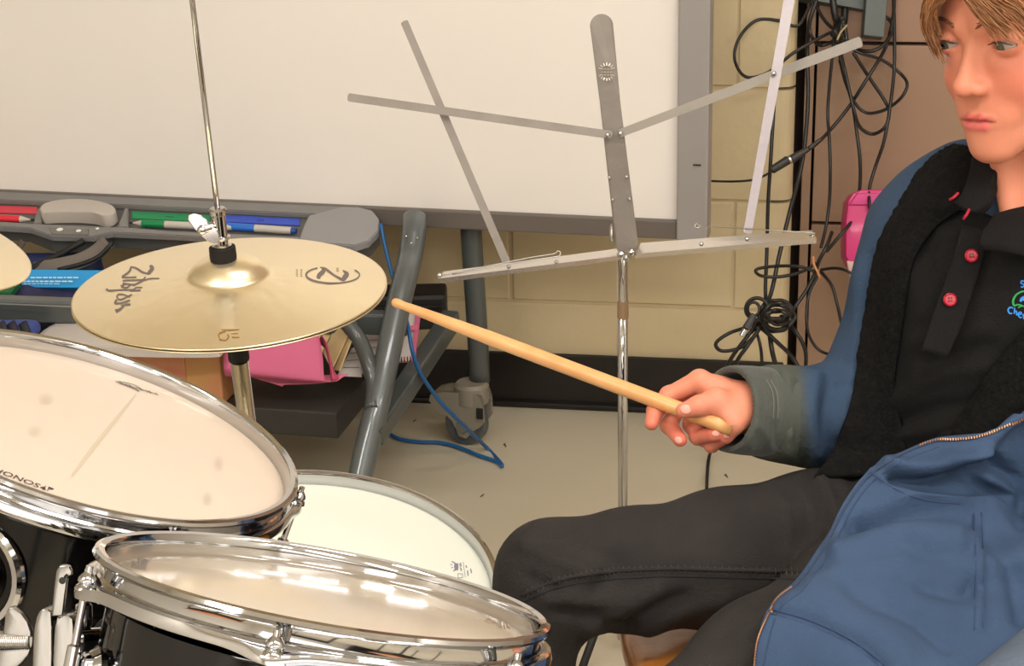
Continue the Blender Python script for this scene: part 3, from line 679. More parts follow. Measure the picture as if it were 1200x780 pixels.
# crash cymbal whose edge enters at the left
n2 = unit(np.array([.30, .10, .94])); r2 = .203
c2 = W(30, 317, 1.95)-unit(np.cross(np.cross(n2, RT), n2))*r2
c2 = W(30, 327, 1.95)-basis(n2, RT)[:, 0]*r2
mb = MB().lathe([(a*r2/.178, b*1.1) for a, b in pts], c2, basis(n2), 128)
cc = mb.build('crash_cymbal', BRONZE, None, True); s = cc.modifiers.new('s', 'SOLIDIFY'); s.thickness = .0012
tag(cc, 'pale bronze cymbal whose rounded edge enters at the left border', 'cymbal')
cst = thing('cymbal_stand', 'chrome boom stand carrying the left cymbal, outside the frame', 'cymbal stand', (c2[0], c2[1], 0))
tp = c2+n2*.05; MB().tube([tp+n2*.03, tp-n2*.06, np.array([c2[0]-.05, c2[1]+.05, c2[2]-.3]), np.array([c2[0]-.05, c2[1]+.05, .02])], .009, 14).build('pole', CHROME, cst, True)
for k in range(3):
    a_ = math.radians(75+120*k); MB().tube([np.array([c2[0]-.05, c2[1]+.05, .3]), np.array([c2[0]-.05+.22*math.cos(a_), c2[1]+.05+.22*math.sin(a_), .012])], .007, 10).build('leg', CHROME, cst, True)
MB().lathe([(0, .0), (.014, 0), (.014, .012), (.006, .02), (0, .02)], c2+n2*.046, basis(n2), 20).build('wing_nut', CHROME, cst, auto=True)
adopt(cst)
# ------------------------------------------------------------------ drums
SHELL = mat('black_gloss_shell', (8, 7, 7), .1, coat=.25, spec=.3)
def drum(nm, label, c, n, R, depth, nl, phase, headm, hoopdrop=.014, xref=RT):
    """c,n: centre and normal of the hoop's top ring, R outer radius of the ring"""
    M = basis(n, xref); t = thing(nm, label, 'drum', c-M[:, 2]*depth)
    # triple flanged hoop: rolled top lip, band, flared ears at the lugs
    Rb = R-.0065
    prof = [(Rb-.0015, -.001), (Rb-.0005, .001), (Rb+.003, .002), (R-.001, .001), (R, -.0012), (R-.0012, -.003), (Rb+.002, -.0035), (Rb+.0010, -.0055), (Rb+.0010, -.0115), (Rb+.0022, -.0128), (Rb+.0055, -.0140), (Rb+.0085, -.0170), (Rb+.0100, -.0215), (Rb+.0098, -.0235), (Rb+.0080, -.0242), (Rb+.0060, -.0200), (Rb+.001, -.0165), (Rb-.0015, -.0150), (Rb-.0018, -.006)]
    def md(i, r, z, th):
        e = abs(math.cos((th-phase)*nl/2))**14
        if 11 <= i <= 14: return r+.0065*e, z+.0035*(1-e)
        if i in (10, 15): return r+.003*e, z+.0015*(1-e)
        return r, z
    hp = MB().lathe(prof, c, M, nl*36, md, closed=True).build('hoop', CHROME, t, auto=True)
    hz = -hoopdrop
    hd = MB().lathe([(Rb-.0016, hz-.003), (Rb-.004, hz-.0015), (Rb-.008, hz-.0004), (Rb-.02, hz), (0.0001, hz)], c, M, 96).build('drumhead', headm, t, True)
    Rs = R-.013
    sh_ = MB().lathe([(Rs-.004, -.03), (Rs-.0005, -.0275), (Rs, -.030), (Rs, -depth), (Rs-.003, -depth-.001)], c, M, 96).build('shell', SHELL, t, auto=True)
    MB().lathe([(a_, -depth-.002-(b_)) for a_, b_ in prof], c, M, nl*36, lambda i, r, z, th: md(i, r, z, th), closed=True).build('lower_hoop', CHROME, t, auto=True)
    MB().lathe([(0.0001, -depth-.012), (Rb-.004, -depth-.012)], c, M, 64).build('lower_head', mat('resonant_head', (210, 205, 195), .25), t, True)
    for k in range(nl):
        th = phase+2*math.pi*k/nl; e = M@np.array([math.cos(th), math.sin(th), 0]); tg = np.cross(M[:, 2], e); Mq = np.stack([e, tg, M[:, 2]], 1)
        rc = c+e*(Rb+.011)
        MB().lathe([(0, -.004), (.0022, -.0045), (.0022, -.008), (.0032, -.0090), (.0052, -.0115), (.0055, -.0135), (.0042, -.0150), (.0060, -.0165), (.0066, -.0185), (0, -.0190)], rc, Mq, 14).build('tension_rod', CHROME, t, auto=True)
        lg = MB(); lg.lathe([(0, -.018), (.0024, -.018), (.0024, -.050), (.0044, -.051), (.0046, -.074), (0, -.075)], rc, Mq, 14)
        lg.box(c+e*(Rs+.006)-M[:, 2]*.066, (.014, .018, .022), Mq, .004)
        lg.lathe([(0, 0), (.015, .0), (.016, .004), (.012, .008), (0, .009)], c+e*Rs-M[:, 2]*.066, np.stack([tg, M[:, 2], e], 1), 20)
        lg.build('tension_lug', CHROME, t, auto=True)
    return t, M, hd, hp
def head_mat(nm, c, c2, rough, coat):
    return mat(nm, c, rough, 0, bump=.008, bscale=300, c2=c2, cscale=4, coat=coat)
nA = unit((.367, .0767, .9271)); cA = W(106.3, 491.5, 1.421)
tomA, MA, hdA, hpA = drum('tom_drum', 'black and chrome tom with a dotted beige head at left, behind the smaller tom', cA, nA, .165, .20, 6, math.radians(-52), head_mat('tom_head_coated', (214, 197, 179), (208, 191, 173), .42, .15), .009)
nB = unit((.2094, .3198, .924)); cB = W(381.1, 684.1, 1.139)
tomB, MB_, hdB, hpB = drum('tom_drum', 'front black and chrome tom with a glossy beige head reflecting the lights', cB, nB, .140, .17, 6, math.radians(-94), head_mat('tom_head_clear', (208, 192, 170), (204, 188, 166), .16, .8), .0115)
nC = unit((.113, -.148, .982)); cC = W(364.8, 672.7, 1.85)
snr, MC, hdC, hpC = drum('snare_drum', 'snare drum with a bright white head between the two toms and the knee', cC, nC, .188, .14, 8, math.radians(12), head_mat('snare_head_white', (234, 237, 224), (230, 233, 220), .5, .05), .010)
def headcoord(M, c, drop): return lambda px, py: (PL(px, py, c-M[:, 2]*drop, M[:, 2])-c)@M
INK2 = mat('head_print', (58, 48, 58), .5)
# upside-down maker's name near the front of the left head
pA = PL(29, 561, cA-MA[:, 2]*.0088, MA[:, 2]); pA2 = PL(0, 550, cA-MA[:, 2]*.0088, MA[:, 2]); px_ = unit(pA2-pA); Mt = np.stack([px_, np.cross(MA[:, 2], px_), MA[:, 2]], 1)
e0 = PL(47, 569, cA-MA[:, 2]*.0088, MA[:, 2]); e1 = PL(-6, 550.5, cA-MA[:, 2]*.0088, MA[:, 2])
wlen = np.linalg.norm(e1-e0); mid = (e0+e1)/2
me_t = text('maker_name', 'SONOR', .0105, mid, Mt, INK2, hdA, .0004, 1.0)
xs = [((v.co-Vector(mid)).dot(Vector(Mt[:, 0]))) for v in me_t.data.vertices]; k_ = wlen/(max(xs)-min(xs))
for v in me_t.data.vertices:
    d_ = v.co-Vector(mid); v.co = Vector(mid)+d_+Vector(Mt[:, 0])*(d_.dot(Vector(Mt[:, 0]))*(k_-1))
bvA = bvh_of(hdA); mb = MB(); Zs = lambda p: sc(p, 15.6, 0, 540)
for st_ in ([(735, 490, 20), (800, 490, 24), (835, 480, 10)], [(835, 455, 8), (805, 500, 18), (830, 525, 16), (770, 515, 20)], [(880, 480, 14), (975, 520, 26)], [(930, 500, 20), (895, 500, 20), (860, 550, 10)], [(900, 520, 14), (960, 520, 14)]):
    surf_ribbon(mb, bvA, Zs(st_), 2, .0004)
mb.build('maker_emblem', INK2, hdA)
mb = MB()
for k in range(13):   # worn print at the far side of the head
    t_ = k/12; x = 137+46*t_; y = 448+ (14*t_ if t_ < .55 else 7.7+ (t_-.55)*14)
    surf_ribbon(mb, bvA, [(x-1.6, y-1.4), (x+.6, y), (x+1.8, y+1.4)], 1.0+.6*math.sin(k*2.1), .0004)
surf_ribbon(mb, bvA, [(138, 446.5), (158, 451.5), (168, 458)], .8, .0004); surf_ribbon(mb, bvA, [(140, 449), (156, 455), (163, 459)], 1.6, .0004)
mb.build('worn_print', mat('worn_print', (120, 110, 100), .6), hdA)
mb = MB()
def spot(mb, bv, cx, cy, rx, ry, off=.0003):
    V = [];
    for t in np.linspace(0, 2*math.pi, 21)[:-1]:
        q, _ = hit(bv, cx+rx*math.cos(t), cy+ry*math.sin(t), off); V.append(q)
    mb.add(V, [tuple(range(20))])
for i, (x, y, rx, ry, c_) in enumerate(((54, 467, 9, 7, (206, 188, 172)), (41, 505, 9, 7, (206, 192, 170)), (256, 543, 6, 9, (204, 184, 172)), (243, 584, 6, 8, (202, 190, 172)))):
    for j, f in enumerate((1.0, .72, .42)):
        mb = MB(); spot(mb, bvA, x, y, rx*f, ry*f, .0002+.0001*j)
        cc_ = tuple(int(218*(1-.33*(j+1))+v*.33*(j+1)) if False else int(v-12+(1-(j+1)/3)*( (220, 203, 185)[q]-v)) for q, v in enumerate(c_))
        mb.build('stick_mark', mat('stick_mark_%d_%d' % (i, j), cc_, .45), hdA)
mb = MB(); surf_ribbon(mb, bvA, [(159, 462, 1.6), (135, 492, 4), (108, 526, 5), (84, 558, 3)], 3, .00025); mb.build('faint_scratch', mat('scratch_tone', (194, 180, 156), .4), hdA)
bvB = bvh_of(hdB); mb = MB()
for k in range(6): surf_ribbon(mb, bvB, [(158.5+k*3.0-1.2, 653+k*.5), (155.5+k*3.0-1.2, 665+k*.5)], 2.1, .0003)
mb.build('size_label', mat('label_grey', (112, 104, 94), .5), hdB)
mb = MB(); Zs = lambda p: sc(p, 9.745, 550, 700)
for st_ in ([(180, 262, 8), (215, 245, 8), (250, 265, 8), (225, 290, 8), (185, 270, 8)], [(245, 290, 8), (258, 262, 10), (268, 290, 8), (280, 265, 10), (292, 305, 8)], [(300, 270, 14), (300, 320, 14)], [(322, 262, 12), (326, 345, 12)], [(345, 265, 10), (350, 345, 10)], [(360, 275, 6), (364, 350, 6)], [(385, 275, 14), (405, 358, 14)], [(430, 300, 14), (440, 350, 12)], [(455, 310, 16), (458, 355, 14)], [(505, 320, 16), (515, 350, 14)]):
    surf_ribbon(mb, bvB, Zs(st_), 1.5, .0003)
mb.build('head_label', mat('label_brown', (140, 118, 96), .5), hdB)
bvC = bvh_of(hdC); mb = MB(); Zs = lambda p: sc(p, 15.6, 510, 640)
for st_ in ([(390, 310, 60), (385, 370, 80), (390, 440, 60)], [(300, 275, 14), (345, 300, 22), (380, 330, 20)], [(275, 330, 12), (310, 340, 14)], [(290, 395, 12), (325, 385, 14)], [(330, 455, 20), (370, 430, 24)], [(440, 310, 8), (470, 450, 8)], [(460, 300, 18), (475, 370, 22)], [(465, 395, 24), (480, 450, 22)], [(510, 285, 9), (550, 570, 9)], [(410, 500, 10), (505, 505, 10)], [(410, 580, 12), (505, 575, 12)], [(415, 500, 10), (418, 580, 10)], [(500, 500, 10), (502, 580, 10)], [(560, 350, 22), (575, 395, 22)], [(590, 440, 20), (600, 540, 22)], [(645, 410, 20), (665, 490, 20)]):
    surf_ribbon(mb, bvC, Zs(st_), 1.5, .0003, 3)
mb.build('crown_emblem', mat('emblem_grey', (130, 130, 146), .5), hdC)
# round chrome badge ring on the left tom shell
th = None
bvS = bvh_of([o for o in tomA.children if o.name.startswith('shell')][0])
loc, nr = hit(bvS, -40, 672, 0)
if loc is not None:
    MB().lathe([(.034, 0), (.036, .004), (.040, .005), (.043, .003), (.044, 0)], loc+nr*-.001, basis(nr, RT), 40).build('mount_ring', CHROME, tomA, auto=True)
    MB().lathe([(0, .004), (.026, .004), (.029, 0)], loc+nr*-.001, basis(nr, RT), 40).build('mount_boss', mat('dark_metal', (40, 40, 42), .2, 1), tomA, auto=True)
adopt(tomA); adopt(tomB)
adopt(snr)
# snare stand
ss = thing('snare_stand', 'chrome stand with a three-arm basket under the snare drum', 'drum stand', (cC[0], cC[1], 0))
bz = cC-MC[:, 2]*.175
MB().tube([bz-[0, 0, .03], np.array([bz[0], bz[1], .10])], .010, 16).build('pole', CHROME, ss, True)
for k in range(3):
    a_ = math.radians(200+120*k); e = MC@np.array([math.cos(a_), math.sin(a_), 0])
    MB().tube([bz-[0, 0, .03], bz+e*.12, bz+e*.185+MC[:, 2]*.0, bz+e*.197+MC[:, 2]*.03], .005, 8).build('basket_arm', CHROME, ss, True)
    MB().tube([np.array([bz[0], bz[1], .16]), np.array([bz[0]+.2*math.cos(a_), bz[1]+.2*math.sin(a_), .012])], .006, 8).build('leg', CHROME, ss, True)
adopt(ss)
# bass drum carrying the two toms (below the frame)
bs = thing('bass_drum', 'black bass drum below the two toms, under the frame', 'drum', (-.33, 1.12, 0))
MBx = np.stack([[0, 0, 1.0], unit([-.7, .7, 0]), unit([.7, .7, 0])], 1)
cb_ = np.array([-.36, 1.02, .26])
# ------------------------------------------------------------------ tom holder: clamp, wing bolt, memory lock and arms
HCH = mat('cast_chrome', (150, 147, 142), .16, 1)
th_ = thing('tom_holder', 'chrome tom holder with split clamp, wing bolt and flat key at the lower left corner', 'drum mount', W(70, 860, 1.16))
D = 1.13
def cyl(a, b, ra, nm, m=CHROME, n=24, rb=None, parent=th_):
    a = np.asarray(a); b = np.asarray(b); L = np.linalg.norm(b-a); rb = rb or ra; e_ = min(.0015, ra*.3)
    return MB().lathe([(0, 0), (ra-e_, 0), (ra, e_), (rb, L-e_), (rb-e_, L), (0, L)], a, basis(b-a, (0, 0, 1)), n).build(nm, m, parent, auto=True)
# horizontal bolt, threaded, running left from the clamp
cyl(W(-20, 750, D), W(36, 750, D), .0052, 'wing_bolt')
tb = MB()
for k in range(16): 
    c = W(0+k*2.3, 750.2, D); tb.lathe([(.0050, -.0004), (.0058, 0), (.0050, .0004)], c, basis(RT), 20)
tb.build('bolt_thread', STEEL, th_, True)
def plate(pts, d, th, nm, m=CHROME, bev=.0012, parent=th_, nrm=None):
    V = [W(x, y, d) for x, y in pts]
    o = MB().ngon(V, th, -FW if nrm is None else nrm).build(nm, m, parent, auto=False)
    bm = bmesh.new(); bm.from_mesh(o.data); bmesh.ops.bevel(bm, geom=bm.edges[:], offset=bev, segments=3, affect='EDGES', clamp_overlap=True, profile=.6)
    for f in bm.faces: f.smooth = True
    for e in bm.edges: e.smooth = len(e.link_faces) == 2 and e.calc_face_angle(0) < .5
    bm.to_mesh(o.data); bm.free(); return o
plate([(3, 744), (5, 730), (7, 716), (11, 711), (16, 711), (25, 718), (32, 728), (36, 740), (36.5, 747)], D-.004, .008, 'wing', HCH)
plate([(-2, 762), (36, 760), (33, 768), (26, 777), (16, 786), (4, 794), (-4, 794)], D-.004, .008, 'wing', HCH)
def jaw(x0, x1, ytop, nm, d=D-.012, th=.028):
    pts_ = [(x0, 752), (x0+1, 735), (x0+4, 722), (x0+7, ytop+3), (x0+11, ytop), (x1-5, ytop), (x1-1, ytop+4), (x1, 735), (x1, 765), (x1-1, 830), (x0, 830), (x0-1, 775)]
    return plate(pts_, d, th, nm, HCH, bev=.003)
jaw(39, 61, 713, 'clamp_jaw'); jaw(63, 86, 721, 'clamp_jaw')
plate([(60.5, 728), (63.5, 728), (63.5, 830), (60.5, 830)], D-.008, .02, 'jaw_gap', BLACK, bev=.0002)
# flat upright key with a pivot hole
plate([(60, 722), (63, 690), (66, 668), (70, 662), (76, 661.5), (81, 663), (84, 669), (84, 674), (79, 676), (77, 690), (73, 722)], D-.014, .005, 'memory_key', HCH, bev=.0012)
kc = W(73, 680, D-.0205); MB().lathe([(0, .0004), (.0018, .0004), (.0021, 0)], kc+np.array([0, 0, 0]), basis(-FW, RT), 16).build('key_hole', BLACK, th_, auto=True)
cyl(W(78, 746, D+.004), W(92, 750, D+.004), .012, 'hinge_knuckle', rb=.009)
cyl(W(88, 747, D+.01), W(122, 745, D+.03), .0058, 'rod', mat('rod_chrome', (205, 200, 196), .1, 1))
cyl(W(88, 758, D+.01), W(125, 760, D+.03), .0068, 'rod_black', BLACK)
cyl(W(99, 735, D+.02), W(98, 706, D+.02), .0052, 'post')
cyl(W(98, 706, D+.02), W(99, 698, D+.02), .003, 'post_tip')
cyl(W(97, 766, D+.02), W(97, 840, D+.02), .0058, 'post_lower')
cyl(W(126, 752, D+.03), W(158, 752, D+.05), .016, 'mount_block', BLACK, rb=.0165)
adopt(th_)
# bass drum body
for nm, r0, z0, z1, m_ in (('shell', .25, -.18, .18, SHELL),):
    MB().lathe([(r0-.01, z0), (r0, z0), (r0, z1), (r0-.01, z1)], cb_-np.array([0, 0, 0]), MBx, 96).build(nm, m_, bs, auto=True)
for zc in (-.19, .19):
    MB().lathe([(.255, zc-.02), (.262, zc-.02), (.262, zc+.02), (.255, zc+.02)], cb_, MBx, 96, closed=True).build('hoop', SHELL, bs, auto=True)
    MB().lathe([(0.0001, zc), (.254, zc)], cb_, MBx, 96).build('drumhead', mat('bass_head', (225, 220, 210), .4), bs)
adopt(bs)
# ------------------------------------------------------------------ music stand
ALU = mat('dull_aluminium', (138, 130, 122), .5, .4, bump=.15, bscale=140, c2=(128, 120, 112), cscale=30)
ALUB = mat('bright_aluminium', (222, 216, 210), .26, .9, bump=.1, bscale=140)
ms = thing('music_stand', 'folding silver music stand with open bar desk on a chrome pole', 'music stand', (W(733, 590, 2.5)[0], W(733, 590, 2.5)[1], 0))
def bar(a, b, wpx, nm, m=ALU, th=.0016, endr=True, parent=ms):
    A_ = W(*a); B_ = W(*b); D_ = unit(B_-A_); nn_ = unit(FW-D_*(FW@D_)); sd = np.cross(D_, nn_); w0, w1 = (wpx if isinstance(wpx, tuple) else (wpx, wpx))
    w0 = w0*a[2]/F/2; w1 = w1*b[2]/F/2; V = []
    for t in np.linspace(math.pi/2, math.pi*1.5, 5): V.append(A_+D_*w0*math.cos(t)*.35+sd*w0*math.sin(t))
    for t in np.linspace(-math.pi/2, math.pi/2, 5): V.append(B_+D_*w1*math.cos(t)*.35+sd*w1*math.sin(t))
    V = V[::1]; return MB().ngon([v-nn_*th/2 for v in V], th, -nn_).build(nm, m, parent)
def rivet(px, py, d, r=.0035, parent=ms, m=CHROME): 
    MB().sphere(W(px, py, d), (r, r, r*.7), 12, np.stack([RT, UP, FW], 1)).build('rivet', m, parent, True)
# centre plate with rounded top
dC0, dC1 = 2.40, 2.45
V = []; T0 = (705.2, 30); 
for t in np.linspace(math.pi, 2*math.pi, 13): V.append(W(705+13.6*math.cos(t), 30+13.8*math.sin(t), dC0))
V += [W(727, 120, 2.415), W(748, 287, dC1), W(746, 293, dC1), W(735, 295, dC1), W(724, 294, dC1), W(721.5, 288, dC1), W(703, 120, 2.415)]
MB().ngon(V, .002, -FW).build('centre_plate', ALU, ms)
cpn = -FW
mb = MB()   # round stamped maker's mark: two arcs of raised letters
for k, t in enumerate(np.linspace(math.radians(205), math.radians(335), 7)):
    x, y = 711+9.0*math.cos(t), 84+9.2*math.sin(t); mb.tube([W(x-2.2*math.cos(t), y-2.2*math.sin(t), 2.3985), W(x+1.6*math.cos(t), y+1.6*math.sin(t), 2.3985)], .0010, 6)
for k, t in enumerate(np.linspace(math.radians(150), math.radians(30), 7)):
    x, y = 711+9.0*math.cos(t), 84+9.2*math.sin(t); mb.tube([W(x-1.8*math.cos(t), y-1.8*math.sin(t), 2.3985), W(x+1.4*math.cos(t), y+1.4*math.sin(t), 2.3985)], .0010, 6)
for y in (81, 84.5, 88): 
    for x in (705.5, 709, 712.5, 716): mb.tube([W(x-1, y, 2.3988), W(x+1.2, y-.3, 2.3988)], .0006, 5)
mb.build('stamped_mark', mat('stamp_white', (214, 206, 198), .3, .6), ms)
bar((409, 114, 2.44), (716, 158, 2.41), (9.5, 9.5), 'upper_arm')
bar((727, 156, 2.41), (1008, 49, 2.20), (9.5, 12.5), 'upper_arm', mat('mid_aluminium', (182, 178, 174), .4, .5, bump=.12, bscale=140))
bar((474, 26, 2.455), (593, 306, 2.44), (9, 9.5), 'side_arm', ALU)
bar((927, -12, 2.235), (876, 272, 2.22), (13, 10), 'side_arm', mat('mid_aluminium2', (158, 150, 152), .4, .5, bump=.12, bscale=140))
for r_ in ((517, 129, 2.447), (712, 158, 2.405), (727, 156, 2.405), (907, 86, 2.225)): rivet(*r_, .0032)
for r_ in ((714, 208, 2.43), (734.5, 207, 2.43), (718, 234, 2.435), (737.5, 233, 2.435)): rivet(*r_, .0022, m=STEEL)
MB().sphere(W(717, 273, 2.46), (.0035, .013, .004), 12, np.stack([RT, UP, FW], 1)).build('hinge_lug', STEEL, ms, True)
# ledge: two L-shaped channels, shelf and upright lip
def channel(a0, a1, b0, b1, lipa, nm, m):
    """a0-a1 back top edge, b0-b1 front edge"""
    V = [W(*a0), W(*a1), W(*b1), W(*b0)]; n_ = unit(np.cross(V[1]-V[0], V[3]-V[0])); n_ = n_ if n_[2] > 0 else -n_
    mb = MB().ngon(V, .0014, n_); dn = np.array([0, 0, -lipa])
    F1 = [V[3], V[2], V[2]+dn, V[3]+dn]; mb.ngon(F1, .0014, unit(np.cross(F1[1]-F1[0], F1[3]-F1[0]))*1)
    return mb.build(nm, m, ms)
channel((520, 318, 2.475), (724, 291, 2.47), (513, 326, 2.435), (726, 299, 2.43), .006, 'ledge_arm', ALUB)
channel((751, 284.5, 2.46), (952, 269.5, 2.235), (745, 297, 2.41), (957, 279, 2.185), .006, 'ledge_arm', ALUB)
for r_ in ((515, 322.5, 2.43), (596, 312.5, 2.432), (652, 307, 2.43), (875.5, 280, 2.20), (822, 286, 2.28), (951, 274, 2.19)): rivet(*r_, .0036 if r_[0] in (515, 951) else .0028)
rivet(728, 298, 2.415, .0055); rivet(740, 295.5, 2.41, .0058); rivet(734, 302, 2.42, .005, m=STEEL)
MB().tube(pxcurve([(516, 323, 2.43), (560, 314, 2.425), (620, 302, 2.425), (648, 297.5, 2.425), (653, 294, 2.425), (657, 296, 2.425), (655, 300, 2.425), (649, 301, 2.425), (600, 308.5, 2.425), (530, 321.5, 2.425)], 5), .0009, 6).build('page_clip_wire', STEEL, ms, True)
MB().tube(pxcurve([(955, 273, 2.18), (900, 269.5, 2.2), (850, 266.5, 2.24), (821, 264.5, 2.27), (817, 262, 2.27), (814, 264.5, 2.27), (817, 267, 2.27), (821, 265, 2.27)], 5), .0008, 6).build('page_clip_wire', STEEL, ms, True)
# pole, tape collar, tripod
pz = W(729.5, 303, 2.45); pb = np.array([pz[0]-.0005, pz[1]+.0, .1])
pdir = unit(W(733, 590, 2.55)-pz)
P0 = W(729.5, 301, 2.45); P1v = np.array([P0[0], P0[1], .02])
MB().tube([P0, P1v+(P0-P1v)*.2], .0068, 24).build('upper_pole', CHROME, ms, True)
MB().tube([P1v+(P0-P1v)*.22, P1v], .0085, 24).build('lower_pole', CHROME, ms, True)
mb = MB().lathe([(.007, 0), (.0074, 0), (.0074, .024), (.007, .024)], PL(730, 372, P0, -np.array([0, 1, 0])), np.eye(3), 24); mb.build('tape_collar', mat('brown_tape', (150, 122, 92), .6), ms, auto=True)
MB().lathe([(0, .0), (.016, 0), (.018, .01), (.018, .035), (.012, .045), (0, .045)], P1v+[0, 0, .07], np.eye(3), 20).build('tripod_hub', BLACK, ms, auto=True)
hubz = P1v+np.array([0, 0, .10])
for x, y in ((640, 815), (665, 830), (860, 800)):
    e = np.array(Zp(x, y, .012)); 
    if x > 800: e = hubz*[1, 1, 0]+np.array([.2, .12, .012])
    MB().tube([hubz, hubz+(e-hubz)*.3+[0, 0, .02], e], .0055, 10).build('leg', BLACK, ms, True)
adopt(ms)
# ------------------------------------------------------------------ cables on the back wall
BR = thing('wall_bracket', 'grey metal cable hanger above the tangled black cables', 'bracket', W(1010, 20, 3.2))
BRM = mat('bracket_grey', (84, 90, 88), .5, .2)
plate([(940, -30), (1012, -30), (1014, 12), (940, -2)], 3.2, .04, 'cross_plate', BRM, .002, BR)
plate([(1014, -30), (1043, -30), (1036, 44), (1012, 41), (1015, 0)], 3.18, .03, 'hook_plate', BRM, .002, BR); adopt(BR)
CD = 3.2
cab = [
 ('black cable making the large round loop left of the hanger', .0028, [(950, 5), (935, 30), (912, 24), (886, 24), (866, 45), (861, 70), (874, 90), (900, 85), (930, 62), (965, 42), (985, 34)]),
 ('straight black cable dropping left of the corner gap', .0032, [(914, 52, 3.16), (909, 95, 3.17), (906, 140, 3.18), (903, 190, 3.18), (900, 240, 3.18), (898.5, 300, 3.2), (897, 340, 3.2), (899, 372, 3.2), (897, 385, 3.2)]),
 ('black cable with a plug and socket joint running down-left from the hanger', .0030, [(1049, -10), (1046, 25), (1038, 55), (1025, 78), (1010, 102), (995, 125), (975, 150), (955, 170), (935, 182)]),
 ('thin black cable leaving the plug toward the board edge', .0020, [(905, 201, 3.17), (885, 210, 3.18), (860, 212.5, 3.2), (832, 212, 3.25)]),
 ('black cable down the corner gap into the coil', .0036, [(957, 0, 3.19), (949, 25, 3.19), (946, 60, 3.2), (947, 110, 3.2), (944, 160, 3.2), (938, 200, 3.18), (925, 250, 3.18), (913, 300, 3.18), (903, 345, 3.18), (890, 372, 3.18), (880, 390, 3.18)]),
 ('black cable hanging straight beside the panel joint', .0028, [(979, 20), (976, 60), (972, 100), (970, 135), (972, 165), (973, 200), (972, 235), (968, 265), (962, 290)]),
 ('black cable bowing out to the right of the panel joint', .0030, [(982, 55), (990, 90), (999, 122), (1004, 155), (1008, 190), (1007, 225), (1000, 255), (985, 275), (968, 295)]),
 ('black cable hanging in front of the pink bin', .0030, [(1047, -5), (1048, 30), (1048, 80), (1043, 125), (1036, 165), (1026, 195), (1019, 220), (1019, 240), (1022, 252)]),
 ('black cable crossing right into a pointed loop', .0028, [(985, 50), (1008, 62), (1033, 70), (1054, 85), (1063, 98), (1058, 112), (1045, 124), (1030, 131), (1015, 132), (1003, 122), (992, 100), (984, 70)]),
 ('black cable crossing from the knot to the lower round loop', .0030, [(1000, 62), (1018, 90), (1038, 120), (1042, 135), (1036, 150), (1022, 157), (1008, 149), (1001, 130), (993, 95), (985, 60)]),
 ('black cable slung beneath the hanger hook', .0032, [(985, 35), (1000, 55), (1020, 60), (1036, 52), (1046, 35), (1044, 25), (1038, 20)]),
 ('black cable looped low left of the corner', .0030, [(953, 0), (965, 22), (978, 34), (990, 30), (985, 42), (968, 52), (958, 52), (950, 40), (948, 25)]),
 ('black cable loop under the stand ledge, left of the twist tie', .0028, [(955, 318, 3.15), (935, 312, 3.16), (905, 312, 3.17), (886, 316, 3.17), (892, 323, 3.16), (915, 324, 3.16), (940, 318, 3.15), (957, 308, 3.15)]),
 ('black cable running up from the twist tie', .0034, [(975, 272, 3.15), (968, 290, 3.14), (960, 305, 3.14), (955, 320, 3.14), (945, 340, 3.15), (930, 362, 3.16), (917, 385, 3.17)]),
 ('black cable dropping from the twist tie to a wide loop', .0026, [(960, 320, 3.15), (948, 345, 3.15), (945, 375, 3.15), (950, 397, 3.14), (963, 412, 3.13), (985, 416, 3.12), (1000, 412, 3.12)]),
 ('black cable from the twist tie toward the sleeve', .0028, [(962, 318, 3.14), (975, 335, 3.12), (982, 360, 3.1), (988, 385, 3.1), (1000, 405, 3.1)]),
 ('black cable from the twist tie curving right behind the jacket', .0026, [(962, 316, 3.15), (978, 314, 3.13), (992, 317, 3.12), (1005, 325, 3.1)]),
 ('black cable with wide loop hanging above the hand', .0032, [(902, 362, 3.13), (882, 380, 3.12), (855, 390, 3.12), (839, 402, 3.12), (846, 411, 3.11), (868, 407, 3.11), (885, 392, 3.12), (895, 372, 3.12)]),
 ('black cable falling from the coil left behind the hand', .0034, [(893, 372, 3.12), (875, 395, 3.12), (858, 418, 3.13), (848, 440, 3.14), (842, 470, 3.16), (838, 510, 3.2)]),
 ('black cable falling from the coil just behind the cuff', .0034, [(895, 378, 3.12), (876, 405, 3.12), (863, 425, 3.13), (858, 452, 3.15), (856, 480, 3.18)]),
 ('black cable falling straight from the coil', .0028, [(884, 382, 3.13), (891, 405, 3.13), (893, 430, 3.14), (892, 460, 3.17)]),
 ('thick black cable falling from the coil centre', .0042, [(902, 392, 3.13), (905, 412, 3.13), (910, 432, 3.14), (916, 460, 3.17)]),
 ('black cable falling from the coil right to the corner', .0036, [(892, 384, 3.13), (912, 402, 3.13), (928, 418, 3.13), (940, 440, 3.14), (946, 465, 3.17)]),
 ('black cable bowing right of the coil', .0034, [(915, 370, 3.14), (932, 388, 3.13), (943, 408, 3.13), (944, 430, 3.14), (938, 455, 3.16)]),
 ('grey cable running down to the floor below the hand', .0030, [(836, 520, 3.2), (831, 535, 3.25), (829, 552, 3.2), (828, 575, 3.1)]),
]
for lab, r_, p_ in cab:
    p_ = [p if len(p) == 3 else (*p, CD) for p in p_]
    p_ = [(x, y, d-.012*math.sin(i*1.7+r_*9000)) for i, (x, y, d) in enumerate(p_)]
    p_ = [(x, y, min(d, proj(onwall(x, y))[2]-(.016 if x < 945 else -.02))) for x, y, d in p_]
    o = MB().tube(pxcurve(p_, 8), r_, 8).build('cable', BLKPL, None, True); tag(o, lab, 'cable', 'black cables hanging on the back wall')
